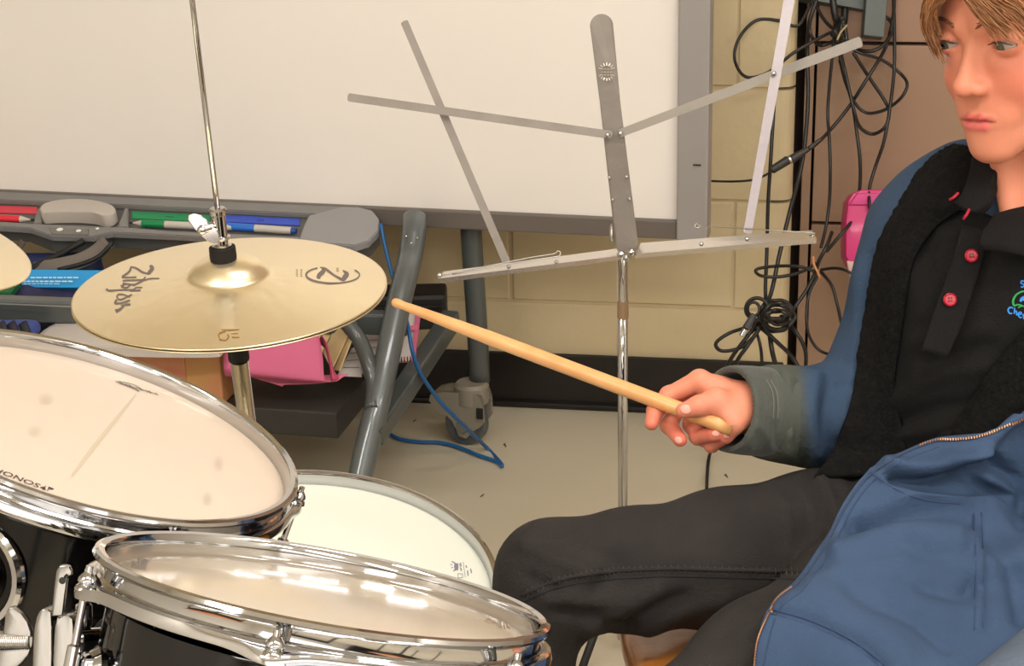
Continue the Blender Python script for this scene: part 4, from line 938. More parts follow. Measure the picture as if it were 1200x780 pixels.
# coil
for q in range(5):
    pr = []; R0 = 19-q*2.3; rg = np.random.default_rng(20+q)
    cx, cy = 911+rg.uniform(-4, 4), 370+rg.uniform(-5, 5)
    for k in range(13): 
        t = 2*math.pi*k/12+q; pr.append((cx+(R0+rg.uniform(-2, 2))*math.cos(t)*1.05, cy+(R0+rg.uniform(-2, 2))*math.sin(t)*(1-.12*q), 3.11-.012*q+rg.uniform(-.006, .006)))
    o = MB().tube(pxcurve(pr, 6), .0034, 8).build('cable', BLKPL, None, True)
    tag(o, ['outermost turn of the black cable coil', 'second turn of the black cable coil', 'middle turn of the black cable coil', 'inner turn of the black cable coil', 'innermost turn of the black cable coil'][q], 'cable', 'turns of the cable coil')
pr = [(890+13*math.cos(t)-3, 362+13*math.sin(t), 3.13-.004*t) for t in np.linspace(2.2, 8.0, 12)]
o = MB().tube(pxcurve(pr, 4), .0032, 8).build('cable', BLKPL, None, True); tag(o, 'small black cable loop at the upper left of the coil', 'cable')
pr = [(886+7*math.cos(t)-3, 362+8*math.sin(t), 3.12-.002*t) for t in np.linspace(2.2, 8.0, 12)]
o = MB().tube(pxcurve(pr, 4), .0026, 8).build('cable', BLKPL, None, True); tag(o, 'tight inner loop beside the upper left of the coil', 'cable')
# knot of cable at the hanger
for q in range(3):
    rg = np.random.default_rng(40+q); pr = [(983+rg.uniform(-9, 9), 34+rg.uniform(-14, 16), 3.17+rg.uniform(-.01, .01)) for _ in range(9)]
    o = MB().tube(pxcurve(pr, 6), .0038, 8).build('cable', BLKPL, None, True); tag(o, ['tight knot of black cable left of the hanger hook, front strand', 'tight knot of black cable left of the hanger hook, middle strand', 'tight knot of black cable left of the hanger hook, rear strand'][q], 'cable')
o = MB().tube(pxcurve([(975, -10, 3.2), (978, 15, 3.2), (982, 30, 3.19), (984, 45, 3.19)], 5), .0062, 8).build('cable', BLKPL, None, True); tag(o, 'thick bundle of black cable coming down into the knot', 'cable')
o = MB().tube(pxcurve([(992, -10, 3.22), (990, 15, 3.21), (988, 35, 3.2)], 5), .0062, 8).build('cable', BLKPL, None, True); tag(o, 'second thick cable bundle right beside the first above the knot', 'cable')
t = thing('cable_plug', 'black plug and socket joined end to end in front of the corner gap', 'plug', W(915, 195, 3.15))
for a_, b_, r0_, r1_, nm in (((904, 199.5), (924, 187), .0068, .0078, 'socket_body'), ((927, 187), (948, 174), .0078, .0045, 'plug_body'), ((948, 174), (962, 163), .0042, .0030, 'strain_relief')):
    cyl(W(*a_, 3.155), W(*b_, 3.155), r0_, nm, mat('plug_black', (44, 42, 38), .5), 14, r1_, t)
cyl(W(923.5, 188, 3.155), W(927.5, 186, 3.155), .0072, 'metal_collar', STEEL, 14, None, t); adopt(t)
t = thing('audio_jack', 'cable connector with a bright metal tip below the coil', 'plug', W(872, 388, 3.08))
cyl(W(869, 394, 3.08), W(874, 385, 3.08), .0052, 'metal_shell', CHROME, 14, None, t); cyl(W(874, 385, 3.08), W(884, 368, 3.08), .0068, 'connector_body', mat('plug_grey', (66, 66, 68), .5), 14, .0055, t); adopt(t)
for lab, p_, c_ in (('pale twist tie around the knot at the hanger', [(981, 47, 3.14), (985, 38, 3.14), (993, 29, 3.14)], (170, 150, 104)), ('orange twist tie around the cables under the ledge', [(953, 300, 3.12), (954, 310, 3.115), (958, 318, 3.115), (961, 326, 3.12)], (196, 130, 84))):
    o = MB().tube(pxcurve(p_, 5), .0022, 6, flat=.5).build('twist_tie', mat('tie%d' % c_[0], c_, .6), None, True); tag(o, lab, 'tie')
# pink bin on the wall
t = thing('pink_bin', 'bright pink plastic pocket hanging on the brown panels by the shoulder', 'bin', W(1020, 300, 3.25))
PB = [(991, 262), (994, 235), (1000, 226), (1010, 222), (1100, 222), (1100, 325), (1010, 325), (997, 312), (991, 300)]
plate(PB, 3.2, .05, 'pocket_body', mat('hot_pink_plastic', (196, 10, 104), .4, coat=.2), .003, t)
plate([(995, 240), (1005, 226), (1100, 226), (1100, 240)], 3.195, .008, 'pocket_lip', mat('hot_pink_lip', (196, 34, 118), .4), .002, t)
plate([(992, 305), (1100, 318), (1100, 340), (1010, 340), (996, 325)], 3.198, .008, 'clear_base', mat('clear_pinkish', (190, 150, 140), .2), .002, t); adopt(t)
# ------------------------------------------------------------------ wooden drumstick
WOOD = mat('hickory', (232, 176, 116), .38, coat=.15, c2=(220, 158, 98), cscale=30, stretch=(1, 1, 1))
SA = W(459.5, 353, 1.90); SB_ = W(846, 498, 1.750); L = np.linalg.norm(SB_-SA); sd_ = unit(SB_-SA)
r0 = .0072
pr = [(0, 0), (.0025, .0006), (.0042, .0028), (.0048, .0065), (.0046, .0105), (.0042, .014), (.0044, .018), (.0050, .035), (.0060, .07), (.0068, .105), (r0, .14), (r0, L-.006), (r0*.9, L-.001), (0, L)]
stk = MB().lathe(cr(np.array(pr), 3), SA, basis(sd_), 32).build('drumstick', WOOD, None, True)
tag(stk, 'light hickory drumstick held in the right hand, tip toward the hi-hat', 'drumstick')
# ------------------------------------------------------------------ wooden stool
st = thing('wooden_stool', 'stool with a rounded orange-brown wooden seat under the thigh', 'stool', (.30, 1.50, 0))
WS = mat('varnished_wood', (214, 138, 48), .3, coat=.5, c2=(186, 108, 30), cscale=14, stretch=(1, 6, 1))
sz = .445; e_ = PL(729, 765, (0, 0, sz-.01), (0, 0, 1)); sc_ = np.array([e_[0]+.185, e_[1]+.06, sz])
V, Q = surfnet(lambda P: (lambda q, z: np.maximum(np.sqrt(np.maximum(q, 0)**2+np.maximum(np.abs(z)-.003, 0)**2)-.016, -1) if False else smax(q, np.abs(z)-.017, .02))(((np.abs((P[..., 0]-sc_[0])/.185)**3.2+np.abs((P[..., 1]-sc_[1])/.19)**3.2)**(1/3.2)-1)*.185, P[..., 2]-sz+.017-.08*np.maximum(0, 0)), sc_-[.21, .22, .05], sc_+[.21, .22, .03], .0045)
fastmesh('seat', V, Q, WS, st)
for sx in (-1, 1):
    for sy in (-1, 1):
        MB().tube([sc_+[sx*.12, sy*.12, -.03], np.array([sc_[0]+sx*.17, sc_[1]+sy*.17, 0])], .014, 12).build('leg', WS, st, True)
for sy in (-1, 1): MB().tube([np.array([sc_[0]-.15, sc_[1]+sy*.15, .18]), np.array([sc_[0]+.15, sc_[1]+sy*.15, .18])], .009, 10).build('stretcher', WS, st, True)
adopt(st)
# ------------------------------------------------------------------ the drummer
boy = thing('person', 'seated person in black polo and open blue jacket, looking down, drumstick in hand', 'person', (.40, 1.62, 0))
yawb = math.radians(53); pb_ = math.radians(6.5)
hf = np.array([-math.sin(yawb)*math.cos(pb_), -math.cos(yawb)*math.cos(pb_), -math.sin(pb_)])
hl = unit(np.cross([0, 0, 1], hf)); hu = np.cross(hf, hl)*1
hu = unit(np.cross(hl, hf)) if np.cross(hl, hf)[2] > 0 else unit(np.cross(hf, hl))
rl = math.radians(7.5)   # slight tilt of the head
hl, hu = hl*math.cos(rl)+hu*math.sin(rl), hu*math.cos(rl)-hl*math.sin(rl)
HM = np.stack([hl, hf, hu], 1); HO = W(1148, 48, 1.63)
def hp_(x, y, z): return HO+HM@np.array([x, y, z])
ER = .0118; EX = .0308
def head_local(q, feats=True):
    ax = np.abs(q[..., 0]); qm = np.stack([ax, q[..., 1], q[..., 2]], -1)
    d = ell(q, (0, -.080, .034), (.071, .089, .082))
    d = smin(d, ell(q, (0, -.042, .030), (.060, .050, .055)), .02)
    d = smin(d, ell(q, (0, -.045, -.038), (.050, .054, .066)), .025)
    d = smin(d, cap(qm, (.040, -.060, -.062), (.010, -.004, -.093), .017, .013), .02)
    d = smin(d, sph(q, (0, .0015, -.0935), .0145), .016)
    d = smin(d, sph(qm, (.027, -.017, -.036), .023), .022)
    d = smin(d, cap(qm, (.012, .0085, .0145), (.038, -.004, .016), .0065, .006), .014)
    # eye sockets
    d = smax(d, -sph(qm, (EX+.001, .0235, .001), .0150), .012)
    d = smin(d, sph(qm, (.0185, .0015, -.015), .0085), .010)
    # nose
    n = cap(q, (0, .0075, .004), (0, .0262, -.0315), .0052, .0072)
    n = smin(n, cap(q, (0, .001, .002), (0, .0135, -.0335), .0065, .0105), .006)
    n = smin(n, sph(q, (0, .0282, -.0345), .0080), .006)
    n = smin(n, ell(qm, (.0098, .0185, -.0375), (.0062, .0078, .0062)), .005)
    d = smin(d, n, .009)
    d = smax(d, -cap(qm, (.0048, .0215, -.0440), (.0062, .0165, -.0415), .0026), .002)
    # mouth region
    d = smin(d, ell(q, (0, .0015, -.0655), (.029, .0148, .019)), .014)
    d = smax(d, -cap(q, (0, .0235, -.0485), (0, .0215, -.0560), .0016, .0022), .005)
    d = smin(d, ell(q, (0, -.005, -.082), (.022, .014, .013)), .012)
    up = chain(qm, [((0, .0174, -.0640), .0022), ((.0060, .0172, -.0637), .0024), ((.0150, .0122, -.0651), .0023), ((.0222, .0062, -.0678), .0012)], .003)
    lo_ = chain(qm, [((0, .0150, -.0722), .0040), ((.0085, .0138, -.0720), .0039), ((.0165, .0092, -.0704), .0029), ((.0232, .0048, -.0686), .0012)], .003)
    d = smin(d, up, .0035); d = smin(d, lo_, .0035)
    d = smax(d, -chain(qm, [((0, .0198, -.0673), .0012), ((.010, .0166, -.0672), .0009), ((.0165, .0124, -.0676), .0004)], .002), .0022)
    # lids
    e = sph(qm, (EX, 0, 0), ER+.0016)
    zz_ = q[..., 2]; xx = (ax-EX)/.0135
    upl = np.maximum(e, -(zz_-(.0028-.0042*xx*xx))); lol = np.maximum(e, (zz_-(-.0050+.0030*xx*xx)))
    d = smin(d, upl, .0016); d = smin(d, lol, .003)
    op = np.maximum(np.maximum(sph(qm, (EX, 0, 0), ER+.004), (zz_-(.0026-.0042*xx*xx))), -(zz_-(-.0048+.0030*xx*xx)))
    op = np.maximum(op, -(q[..., 1]-.0035))
    d = np.maximum(d, -op)
    # ears
    ea = ell(qm, (.071, -.072, -.012), (.007, .017, .029)); d = smin(d, ea, .008)
    return d
neckb = W(1228, 250, 1.745)
def head_f(P):
    q = (P-HO.astype(np.float32))@HM.astype(np.float32); d = head_local(q)
    nk = cap(P, hp_(0, -.072, -.055), neckb, .040, .046); d = smin(d, nk, .02)
    st_ = cap(P, hp_(-.03, -.04, -.085), W(1186, 262, 1.705), .008, .009); d = smin(d, st_, .02)
    sh2 = cap(P, neckb+HM[:, 0]*0-np.array([0, 0, .045]), neckb-np.array([0, 0, .07]), .046, .05); d = smin(d, sh2, .03)
    return d
corner = [hp_(x, y, z) for x in (-.085, .085) for y in (-.175, .042) for z in (-.115, .122)]+[neckb-np.array([.12, .10, .12]), neckb+np.array([.12, .08, .02])]
lo_b = np.min(corner, 0); hi_b = np.max(corner, 0)
# fine front of the face, coarser rest, one surface
Vh, Qh = surfnet(head_f, lo_b, hi_b, .0019)
# hand and forearm
STK = lambda t: SA+(SB_-SA)*t
fing = {
 'index': [((820, 446, 1.786), .0108), ((784, 463, 1.792), .0086), ((768, 481, 1.784), .0078), ((763.5, 496, 1.770), .0068)],
 'middle': [((831, 452, 1.800), .0108), ((795, 474, 1.806), .0088), ((784, 498, 1.792), .0080), ((797, 515, 1.768), .0070)],
 'ring': [((843, 464, 1.808), .0105), ((811, 497, 1.806), .0086), ((818, 511, 1.780), .0078), ((837, 509, 1.7565), .0068)],
 'little': [((852, 478, 1.808), .0095), ((826, 514, 1.803), .0074), ((834, 521, 1.780), .0068), ((850, 513, 1.7575), .0058)]}
def hand_f(P):
    wr_ = W(873, 479, 1.782)
    d = cap(P, wr_, W(960, 488, 1.84), .0205, .028)
    d = smin(d, cap(P, wr_, W(845, 466, 1.790), .0205, .020), .012)
    for k, ch in fing.items():
        pts_ = [(W(*a), r) for a, r in ch]
        d = smin(d, cap(P, wr_+(pts_[0][0]-wr_)*.25, pts_[0][0], .014, pts_[0][1]), .009)
    for k, ch in fing.items():
        pts_ = [(W(*a), r) for a, r in ch]
        f = None
        for (a, ra), (b, rb) in zip(pts_[:-1], pts_[1:]):
            e = cap(P, a, b, ra, rb*.97); f = e if f is None else smin(f, e, .003)
        for a, r in pts_[1:-1]: f = smin(f, sph(P, a, r*1.02), .003)
        d = smin(d, f, .0035)
    th = chain(P, [(W(862, 480, 1.772), .0150), (W(840, 471, 1.758), .0118), (W(819, 475.5, 1.7505), .0092), (W(801, 481, 1.7495), .0074)], .006)
    th = smin(th, sph(P, W(838, 469, 1.757), .0112), .006)
    d = smin(d, th, .005); d = smin(d, cap(P, W(874, 474, 1.774), W(860, 495, 1.750), .0170, .0110), .016)
    # the stick presses its groove
    return smax(d, -cap(P, STK(.2), STK(1.0), .0068), .0015)
Vg, Qg = surfnet(hand_f, W(760, 520, 1.80)-np.array([.03, .07, .03]), W(960, 440, 1.86)+np.array([.03, .04, .04]), .0014)
# torso / limbs under the clothes (coarse)
TL = unit(np.array([math.cos(math.radians(38)), -math.sin(math.radians(38)), 0])); TF = unit(np.array([-math.sin(math.radians(38)), -math.cos(math.radians(38)), 0])); TM = np.stack([TL, TF, [0, 0, 1]], 1)
def torso_f(P, g=0.0):
    d = ell(P, W(1150, 640, 1.83), (.125+g, .095+g, .10+g), TM)
    d = smin(d, ell(P, W(1152, 520, 1.815), (.118+g, .090+g, .115+g), TM), .05)
    d = smin(d, ell(P, W(1172, 385, 1.795), (.128+g, .088+g, .12+g), TM), .05)
    d = smin(d, ell(P, W(1205, 285, 1.79), (.145+g, .068+g, .055+g), TM), .04)
    return d
def legs_f(P, g=0.0):
    r = chain(P, [(W(1110, 640, 1.815), .080+g), (W(960, 642, 1.79), .069+g), (W(850, 655, 1.765), .061+g), (W(740, 668, 1.735), .052+g), (W(646, 674, 1.71), .0455+g), (W(612, 800, 1.74), .039+g), (W(622, 960, 1.80), .038+g), (W(618, 1085, 1.84), .036+g)], .03)
    l = chain(P, [(W(1140, 665, 1.75), .078+g), (W(1020, 712, 1.66), .068+g), (W(900, 792, 1.56), .060+g), (W(770, 885, 1.47), .050+g), (W(730, 1050, 1.50), .044+g), (W(725, 1290, 1.57), .036+g)], .03)
    d = smin(r, l, .03)
    return smin(d, ell(P, W(1150, 650, 1.82), (.13+g, .10+g, .095+g), TM), .04)
RA = [((1112, 246, 1.83), .041), ((1070, 330, 1.835), .041), ((1028, 440, 1.85), .042), ((1010, 494, 1.855), .044), ((950, 489, 1.83), .041), ((905, 483, 1.805), .037), ((868, 480, 1.782), .035)]
LA = [((1318, 275, 1.74), .043), ((1345, 420, 1.70), .042), ((1355, 600, 1.65), .044), ((1298, 742, 1.54), .043), ((1150, 868, 1.42), .043)]
def arm_f(P, A, g=0.0, k=.02): return chain(P, [(W(*a), r+g) for a, r in A], k)
def coarse_f(P):
    d = torso_f(P, -.012); d = smin(d, legs_f(P, -.012), .03); d = smin(d, arm_f(P, RA[:5], -.014), .02); d = smin(d, arm_f(P, LA, -.014), .02)
    d = smin(d, cap(P, neckb-np.array([0, 0, .03]), W(1205, 320, 1.80), .040, .045), .04)
    for x, y, dd in ((618, 1085, 1.84), (725, 1290, 1.57)):
        a = W(x, y, dd); d = smin(d, cap(P, a, a*[1, 1, 0]+[0, 0, .05], .028, .028), .02); d = smin(d, cap(P, a*[1, 1, 0]+[0, 0, .035], a*[1, 1, 0]+[-.10, -.10, .03], .026, .022), .02)
    return d
allc = np.array([W(600, 640, 1.7), W(1370, 200, 1.9), W(1370, 700, 1.45), W(620, 1085, 1.85), W(725, 1290, 1.5)])
lo_c = allc.min(0)-.14; hi_c = allc.max(0)+.14; lo_c[2] = .0; hi_c[2] = 1.0
Vc, Qc = surfnet(coarse_f, lo_c, hi_c, .0085)
h0 = W(1120, 872, 1.41); hdv = unit(W(1060, 950, 1.37)-h0)
def lhand_f(P):
    d = cap(P, h0-hdv*.05, h0+hdv*.05, .024, .020); s_ = unit(np.cross(hdv, [0, 0, 1])); n0 = h0+hdv*.075
    for k, (o_, l) in enumerate(((-.027, .055), (-.009, .062), (.009, .058), (.026, .045))):
        a = n0+s_*o_; m_ = a+hdv*l*.5-np.array([0, 0, .008]); d = smin(d, chain(P, [(h0+hdv*.03, .014), (a, .010), (m_, .0082), (m_+hdv*l*.35-np.array([0, 0, .022]), .0068)], .004), .004)
    a = h0+hdv*.02-s_*.02; return smin(d, chain(P, [(a, .012), (a+hdv*.03-s_*.025, .010), (a+hdv*.055-s_*.03, .008)], .004), .006)
Vl, Ql = surfnet(lhand_f, h0+hdv*.04-.13, h0+hdv*.04+.13, .003)
SKIN = mat('skin', (226, 160, 128), .48, attr=True, sss=.12, bump=.08, bscale=260, spec=.35)
V = np.vstack([Vh, Vg, Vc, Vl]); Q = np.vstack([Qh, Qg+len(Vh), Qc+len(Vh)+len(Vg), Ql+len(Vh)+len(Vg)+len(Vc)])
def lc(c): return np.array(lin(c)[:3])
base = np.tile(lc((216, 139, 110)), (len(V), 1))
q = (Vh-HO)@HM
def blendc(mask, c): base[:len(mask)] = base[:len(mask)]*(1-mask[:, None])+lc(c)*mask[:, None]
ax = np.abs(q[:, 0]); qm = np.stack([ax, q[:, 1], q[:, 2]], 1)
g_ = lambda c, s_: np.exp(-((qm-np.array(c))**2/np.array(s_)**2).sum(1))
blendc(.45*g_((.040, .0, -.036), (.024, .03, .026)), (214, 104, 84))
blendc(.35*g_((0, .034, -.036), (.010, .012, .010)), (228, 130, 108))
blendc(.4*g_((.028, .012, -.012), (.013, .02, .006)), (206, 128, 106))
lipd = np.minimum(chain(qm, [((0, .0174, -.0640), .0022), ((.0060, .0172, -.0637), .0024), ((.0150, .0122, -.0651), .0023), ((.0222, .0062, -.0678), .0012)], .003),
                  chain(qm, [((0, .0150, -.0722), .0040), ((.0085, .0138, -.0720), .0039), ((.0165, .0092, -.0704), .0029), ((.0232, .0048, -.0686), .0012)], .003))
lm_ = np.clip(1-(lipd+.0003)/.0016, 0, 1)*.9*(q[:, 1] > 0); blendc(lm_*(q[:, 2] < -.0672), (222, 92, 104)); blendc(lm_*(q[:, 2] >= -.0672), (196, 78, 80)); blendc(.8*np.exp(-((q[:, 2]+.0673)/.0011)**2)*(ax < .0205)*(q[:, 1] > 0), (134, 36, 44))
xg, yg, dg = proj(Vg)
hm = np.exp(-((xg-800)**2+(yg-510)**2)/(40.**2))*.5; i0 = len(Vh)
base[i0:i0+len(Vg)] = base[i0:i0+len(Vg)]*(1-hm[:, None])+lc((222, 118, 98))*hm[:, None]
for ch in fing.values():
    tip = W(*ch[-1][0]); m_ = np.exp(-((Vg-tip)**2).sum(1)/(.010**2))*.6; base[i0:i0+len(Vg)] = base[i0:i0+len(Vg)]*(1-m_[:, None])+lc((226, 106, 92))*m_[:, None]
body = fastmesh('body', V, Q, SKIN, boy, base)
bvh_hand = BVHTree.FromPolygons([Vector(v) for v in Vg], [list(map(int, f)) for f in Qg])
NAIL = mat('finger_nail', (230, 158, 138), .3, coat=.2)
for nm_, (px, py, rx, ry, an) in {'thumb': (803.5, 479.5, .0056, .0046, 12), 'middle': (795, 515.5, .0042, .0034, 40), 'ring': (839, 507.5, .0042, .0032, -10), 'little': (852, 511, .0036, .0028, -15)}.items():
    loc, nr = hit(bvh_hand, px, py, 0)
    if loc is not None:
        nr = unit(nr-FW*.6); M_ = basis(nr, RT*math.cos(math.radians(an))-UP*math.sin(math.radians(an))); MB().sphere(loc-nr*.0003, (rx, ry, .0011), 14, M_).build('finger_nail', NAIL, boy, True)
# eyes
gz_ = unit(HM@np.array([-.10, .93, -.22]))
for s_ in (-1, 1):
    c = hp_(EX*s_, 0, 0); M_ = basis(gz_, (0, 0, 1))
    e = MB().sphere(c, ER, 28, M_).build('eyeball', mat('eye_white', (176, 160, 150), .2, coat=.4), boy, True)
    pr = [(ER*math.sin(a)*1.004, ER*math.cos(a)*1.006) for a in np.linspace(.50, 0.001, 8)]
    MB().lathe(pr, c, M_, 24).build('iris', mat('iris_grey_green', (84, 84, 70), .15, coat=1), e, True)
    pr = [(ER*math.sin(a)*1.012, ER*math.cos(a)*1.014) for a in np.linspace(.2, 0.001, 5)]
    MB().lathe(pr, c, M_, 20).build('pupil', mat('pupil_black', (8, 8, 8), .05, coat=1), e, True)
    pts_ = []
    for t in np.linspace(-1, 1, 13):
        z = .0028-.0042*t*t*.95; x = t*.0118; y = math.sqrt(max((ER+.0022)**2-x*x-z*z, 0)); pts_.append(hp_(EX*s_+x*s_, y, z+.0003))
    mb = MB().tube(pts_, [.0003+.0007*(1-abs(i-6)/6) for i in range(13)], 6)
    for i in range(1, 12):
        for j in range(2):
            p_ = pts_[i]+(pts_[i+1]-pts_[i])*j*.5; o_ = unit(HM@np.array([s_*(i-6)*.09, .9, -.25])); mb.tube([p_, p_+o_*.0022, p_+o_*.0038+hu*.0006], [.00035, .00025, .0001], 4)
    mb.build('eyelashes', mat('lash_brown', (70, 44, 32), .6), boy)
bvh_head = BVHTree.FromPolygons([Vector(v) for v in Vh], [list(map(int, f)) for f in Qh])
def onhead(x, z, off, dirl=(0, 1, 0), y0=.2):
    o_ = hp_(x, y0, z); loc, nr, i, d = bvh_head.ray_cast(Vector(o_), Vector(-hf)); 
    return None if loc is None else np.array(loc)+np.array(nr)*off*np.sign(np.array(nr)@hf)
rg = np.random.default_rng(5)
for s_ in (-1, 1):
    mb = MB()
    for k in range(90):
        t = rg.uniform(0, 1); x = s_*(.011+.032*t); z = .0165+.005*math.sin(t*2.6)+rg.uniform(-.0022, .0022)*(1-.5*t)
        a = onhead(x, z, .0003); b = onhead(x+s_*.005, z+.0012*(1-2*t)+.0006, .0012)
        if a is not None and b is not None: mb.tube([a, (a+b)/2+hf*.0005, b], [.0002, .00028, .0001], 4, caps=False)
    mb.build('eyebrow', mat('brow_brown', (128, 84, 54), .6), boy)
# ------------------------------------------------------------------ clothes
JEANS = mat('charcoal_jeans', (50, 46, 44), .9, bump=.5, bscale=420, c2=(38, 35, 34), cscale=14, spec=.25)
S_J = [([(640, 628), (680, 640), (720, 660), (700, 690)], 10, -.003), ([(615, 640), (650, 655), (690, 672)], 7, .0025), ([(640, 700), (690, 705), (740, 700)], 8, .003), ([(655, 715), (700, 722), (735, 738)], 7, -.004), ([(620, 675), (650, 690)], 6, -.003),
       ([(690, 735), (730, 712), (770, 690)], 9, .004), ([(720, 745), (765, 715), (800, 700)], 7, -.004), ([(760, 740), (800, 716), (850, 702)], 10, .003), ([(900, 565), (920, 600), (925, 650)], 9, .0035), ([(935, 560), (950, 600), (960, 650)], 8, -.004), ([(960, 560), (975, 590), (985, 620)], 7, .004),
       ([(612, 632), (640, 620), (680, 612)], 9, .0015), ([(870, 745), (900, 725)], 9, .003), ([(1000, 560), (1020, 590)], 8, -.004)]
Vj, Qj = surfnet(lambda P: np.maximum(smax(legs_f(P), -(P[..., 2]-.075), .004), (P@unit(np.array([.1, 0, 1])).astype(np.float32))-.72), np.array([W(600, 640, 1.7), W(725, 1290, 1.5), W(1300, 640, 1.9)]).min(0)-[.14, .14, 0], np.array([W(618, 1085, 1.84), W(1150, 560, 1.83)]).max(0)+[.16, .16, .08], .0058)
Nj = vnormals(Vj, Qj); Vj = Vj+Nj*(strokes(Vj, Nj, S_J)*1.8)[:, None]
rgn = np.random.default_rng(1)
jeans = fastmesh('trousers', Vj, Qj, JEANS, boy)
bvj = BVHTree.FromPolygons([Vector(v) for v in Vj], [list(map(int, f)) for f in Qj])
seam = [(612, 697), (640, 684), (670, 675.5), (700, 671), (740, 667.5), (790, 666), (850, 667.5), (905, 669), (950, 671)]
def surf_tube(mb, bv, pts, r, off=0, n=6, k=6):
    P = cr(np.array(pts, float), n); L_ = [hit(bv, x, y, off)[0] for x, y in P]; L_ = [l for l in L_ if l is not None]
    if len(L_) > 1: mb.tube(L_, r, k)
mb = MB(); surf_tube(mb, bvj, seam, .0022); mb.build('side_seam', JEANS, jeans, True)
mb = MB(); surf_tube(mb, bvj, [(x, y+9) for x, y in seam], .0010); mb.build('seam_edge', mat('seam_black', (22, 20, 20), .9), jeans, True)
mb = MB(); P = cr(np.array(seam, float), 14)
acc = 0
for a, b in zip(P[:-1], P[1:]):
    acc += np.linalg.norm(b-a)
    if acc > 5.2:
        acc = 0; l = [hit(bvj, b[0]+dx, b[1]+dy, .0006)[0] for dx, dy in ((0, -4.5), (.4, 0), (.5, 6))]
        if all(x is not None for x in l): mb.tube(l, [.0004, .0009, .0004], 5)
mb.build('pucker_stitches', mat('seam_pucker_grey', (60, 55, 53), .9), jeans, True)
SHOE = mat('black_shoe', (28, 28, 30), .6)
for x, y, dd in ((618, 1085, 1.84), (725, 1290, 1.57)):
    a = W(x, y, dd)*[1, 1, 0]; e = a+np.array([-.115, -.115, .03])
    Vs, Qs = surfnet(lambda P: np.maximum(smin(cap(P, a+[0.01, 0.01, .045], e, .042, .036), cap(P, a+[0, 0, .05], a+[0, 0, .085], .040, .038), .02), -(P[..., 2]-.004)), np.minimum(a, e)-[.07, .07, .03], np.maximum(a, e)+[.07, .07, .13], .006)
    fastmesh('shoe', Vs, Qs, SHOE, boy)
# polo
POLO = mat('black_polo_knit', (20, 19, 19), .9, bump=.4, bscale=500, spec=.25)
S_P = [([(1060, 300), (1080, 360), (1070, 430)], 12, .004), ([(1095, 250), (1105, 300), (1085, 370)], 9, .003), ([(1050, 470), (1100, 440), (1160, 430)], 12, .006), ([(1040, 500), (1090, 480), (1150, 470)], 8, -.006), ([(1030, 520), (1080, 505), (1130, 500)], 9, .005), ([(1075, 400), (1110, 395), (1150, 385)], 12, .004), ([(1090, 420), (1120, 415), (1160, 405)], 8, -.004)]
def polo_f(P):
    d = torso_f(P, .004); d = smin(d, cap(P, W(1190, 290, 1.78), neckb-np.array([0, 0, .035]), .07, .062), .03)
    return np.maximum(d, -head_neck(P))
def head_neck(P): return cap(P, hp_(0, -.072, -.055), neckb-np.array([0, 0, .03]), .042, .050)-.002
Vp, Qp = surfnet(lambda P: smax(polo_f(P), (P-W(1186, 214, 1.75).astype(np.float32))@unit(np.array([-.25, -.35, .9])).astype(np.float32), .004), W(1150, 520, 1.8)-[.2, .17, .22], W(1200, 250, 1.79)+[.2, .17, .12], .005)
Np = vnormals(Vp, Qp); Vp = Vp+Np*strokes(Vp, Np, S_P)[:, None]
polo = fastmesh('polo_shirt', Vp, Qp, POLO, boy)
bvp = BVHTree.FromPolygons([Vector(v) for v in Vp], [list(map(int, f)) for f in Qp])
# sleeves and back of the jacket
BLUE = mat('blue_jacket_cloth', (62, 81, 108), .9, bump=.45, bscale=260, c2=(50, 67, 92), cscale=9, spec=.2)
GREY = mat('worn_grey_green_cuff', (80, 84, 76), .85, bump=.45, bscale=300, c2=(68, 70, 64), cscale=16, sheen=.15)
S_S = [([(1120, 470), (1120, 480)], 1, 0.0), ([(1150, 775), (1172, 760), (1210, 744)], 2.5, -.0022), ([(1146, 768), (1168, 753), (1205, 737)], 3, .0012),([(1000, 300), (1005, 370), (1000, 440)], 8, .003), ([(1020, 300), (1015, 380)], 6, -.003), ([(1000, 440), (990, 480), (1000, 530)], 8, .004), ([(975, 445), (968, 490), (975, 535)], 7, -.006), ([(955, 440), (950, 480), (955, 530)], 8, .005), ([(938, 450), (936, 490), (942, 545)], 6, -.006), ([(920, 440), (922, 480), (925, 530)], 7, .004), ([(908, 445), (912, 475), (905, 505)], 4, -.0025), ([(880, 445), (885, 480), (878, 515)], 9, .0015), ([(985, 455), (1010, 470), (1030, 470)], 7, .004), ([(985, 520), (1020, 520), (1050, 500)], 8, -.005)]
def jk_f(P):
    ct = unit(W(*RA[-1][0])-W(*RA[-2][0]))
    d = smax(arm_f(P, RA, .002, .028), (P-W(893, 482, 1.797).astype(np.float32))@ct.astype(np.float32), .003)
    back = smax(torso_f(P, .020), ((P-W(1150, 430, 1.79).astype(np.float32))@TF.astype(np.float32))-.012, .01)
    d = smin(d, back, .03)
    tz = chain(P, [(W(1106, 243, 1.835), .041), (W(1137, 216, 1.815), .035), (W(1175, 214, 1.83), .036)], .03); d = smin(d, tz, .03)
    a2 = W(*LA[-1][0]); ct2 = unit(a2-W(*LA[-2][0]))
    d = smin(d, smax(arm_f(P, LA, .002, .028), (P-a2.astype(np.float32))@ct2.astype(np.float32), .003), .03)
    d = smin(d, cap(P, W(1318, 265, 1.74), W(1250, 240, 1.82), .043, .04), .03)
    return d
allj = np.array([W(*a) for a, r in RA+LA]); lo_j = allj.min(0)-.07; hi_j = allj.max(0)+[.07, .12, .07]
Vk, Qk = surfnet(jk_f, lo_j, hi_j, .0052)
Nk = vnormals(Vk, Qk); Vk = Vk+Nk*strokes(Vk, Nk, S_S)[:, None]
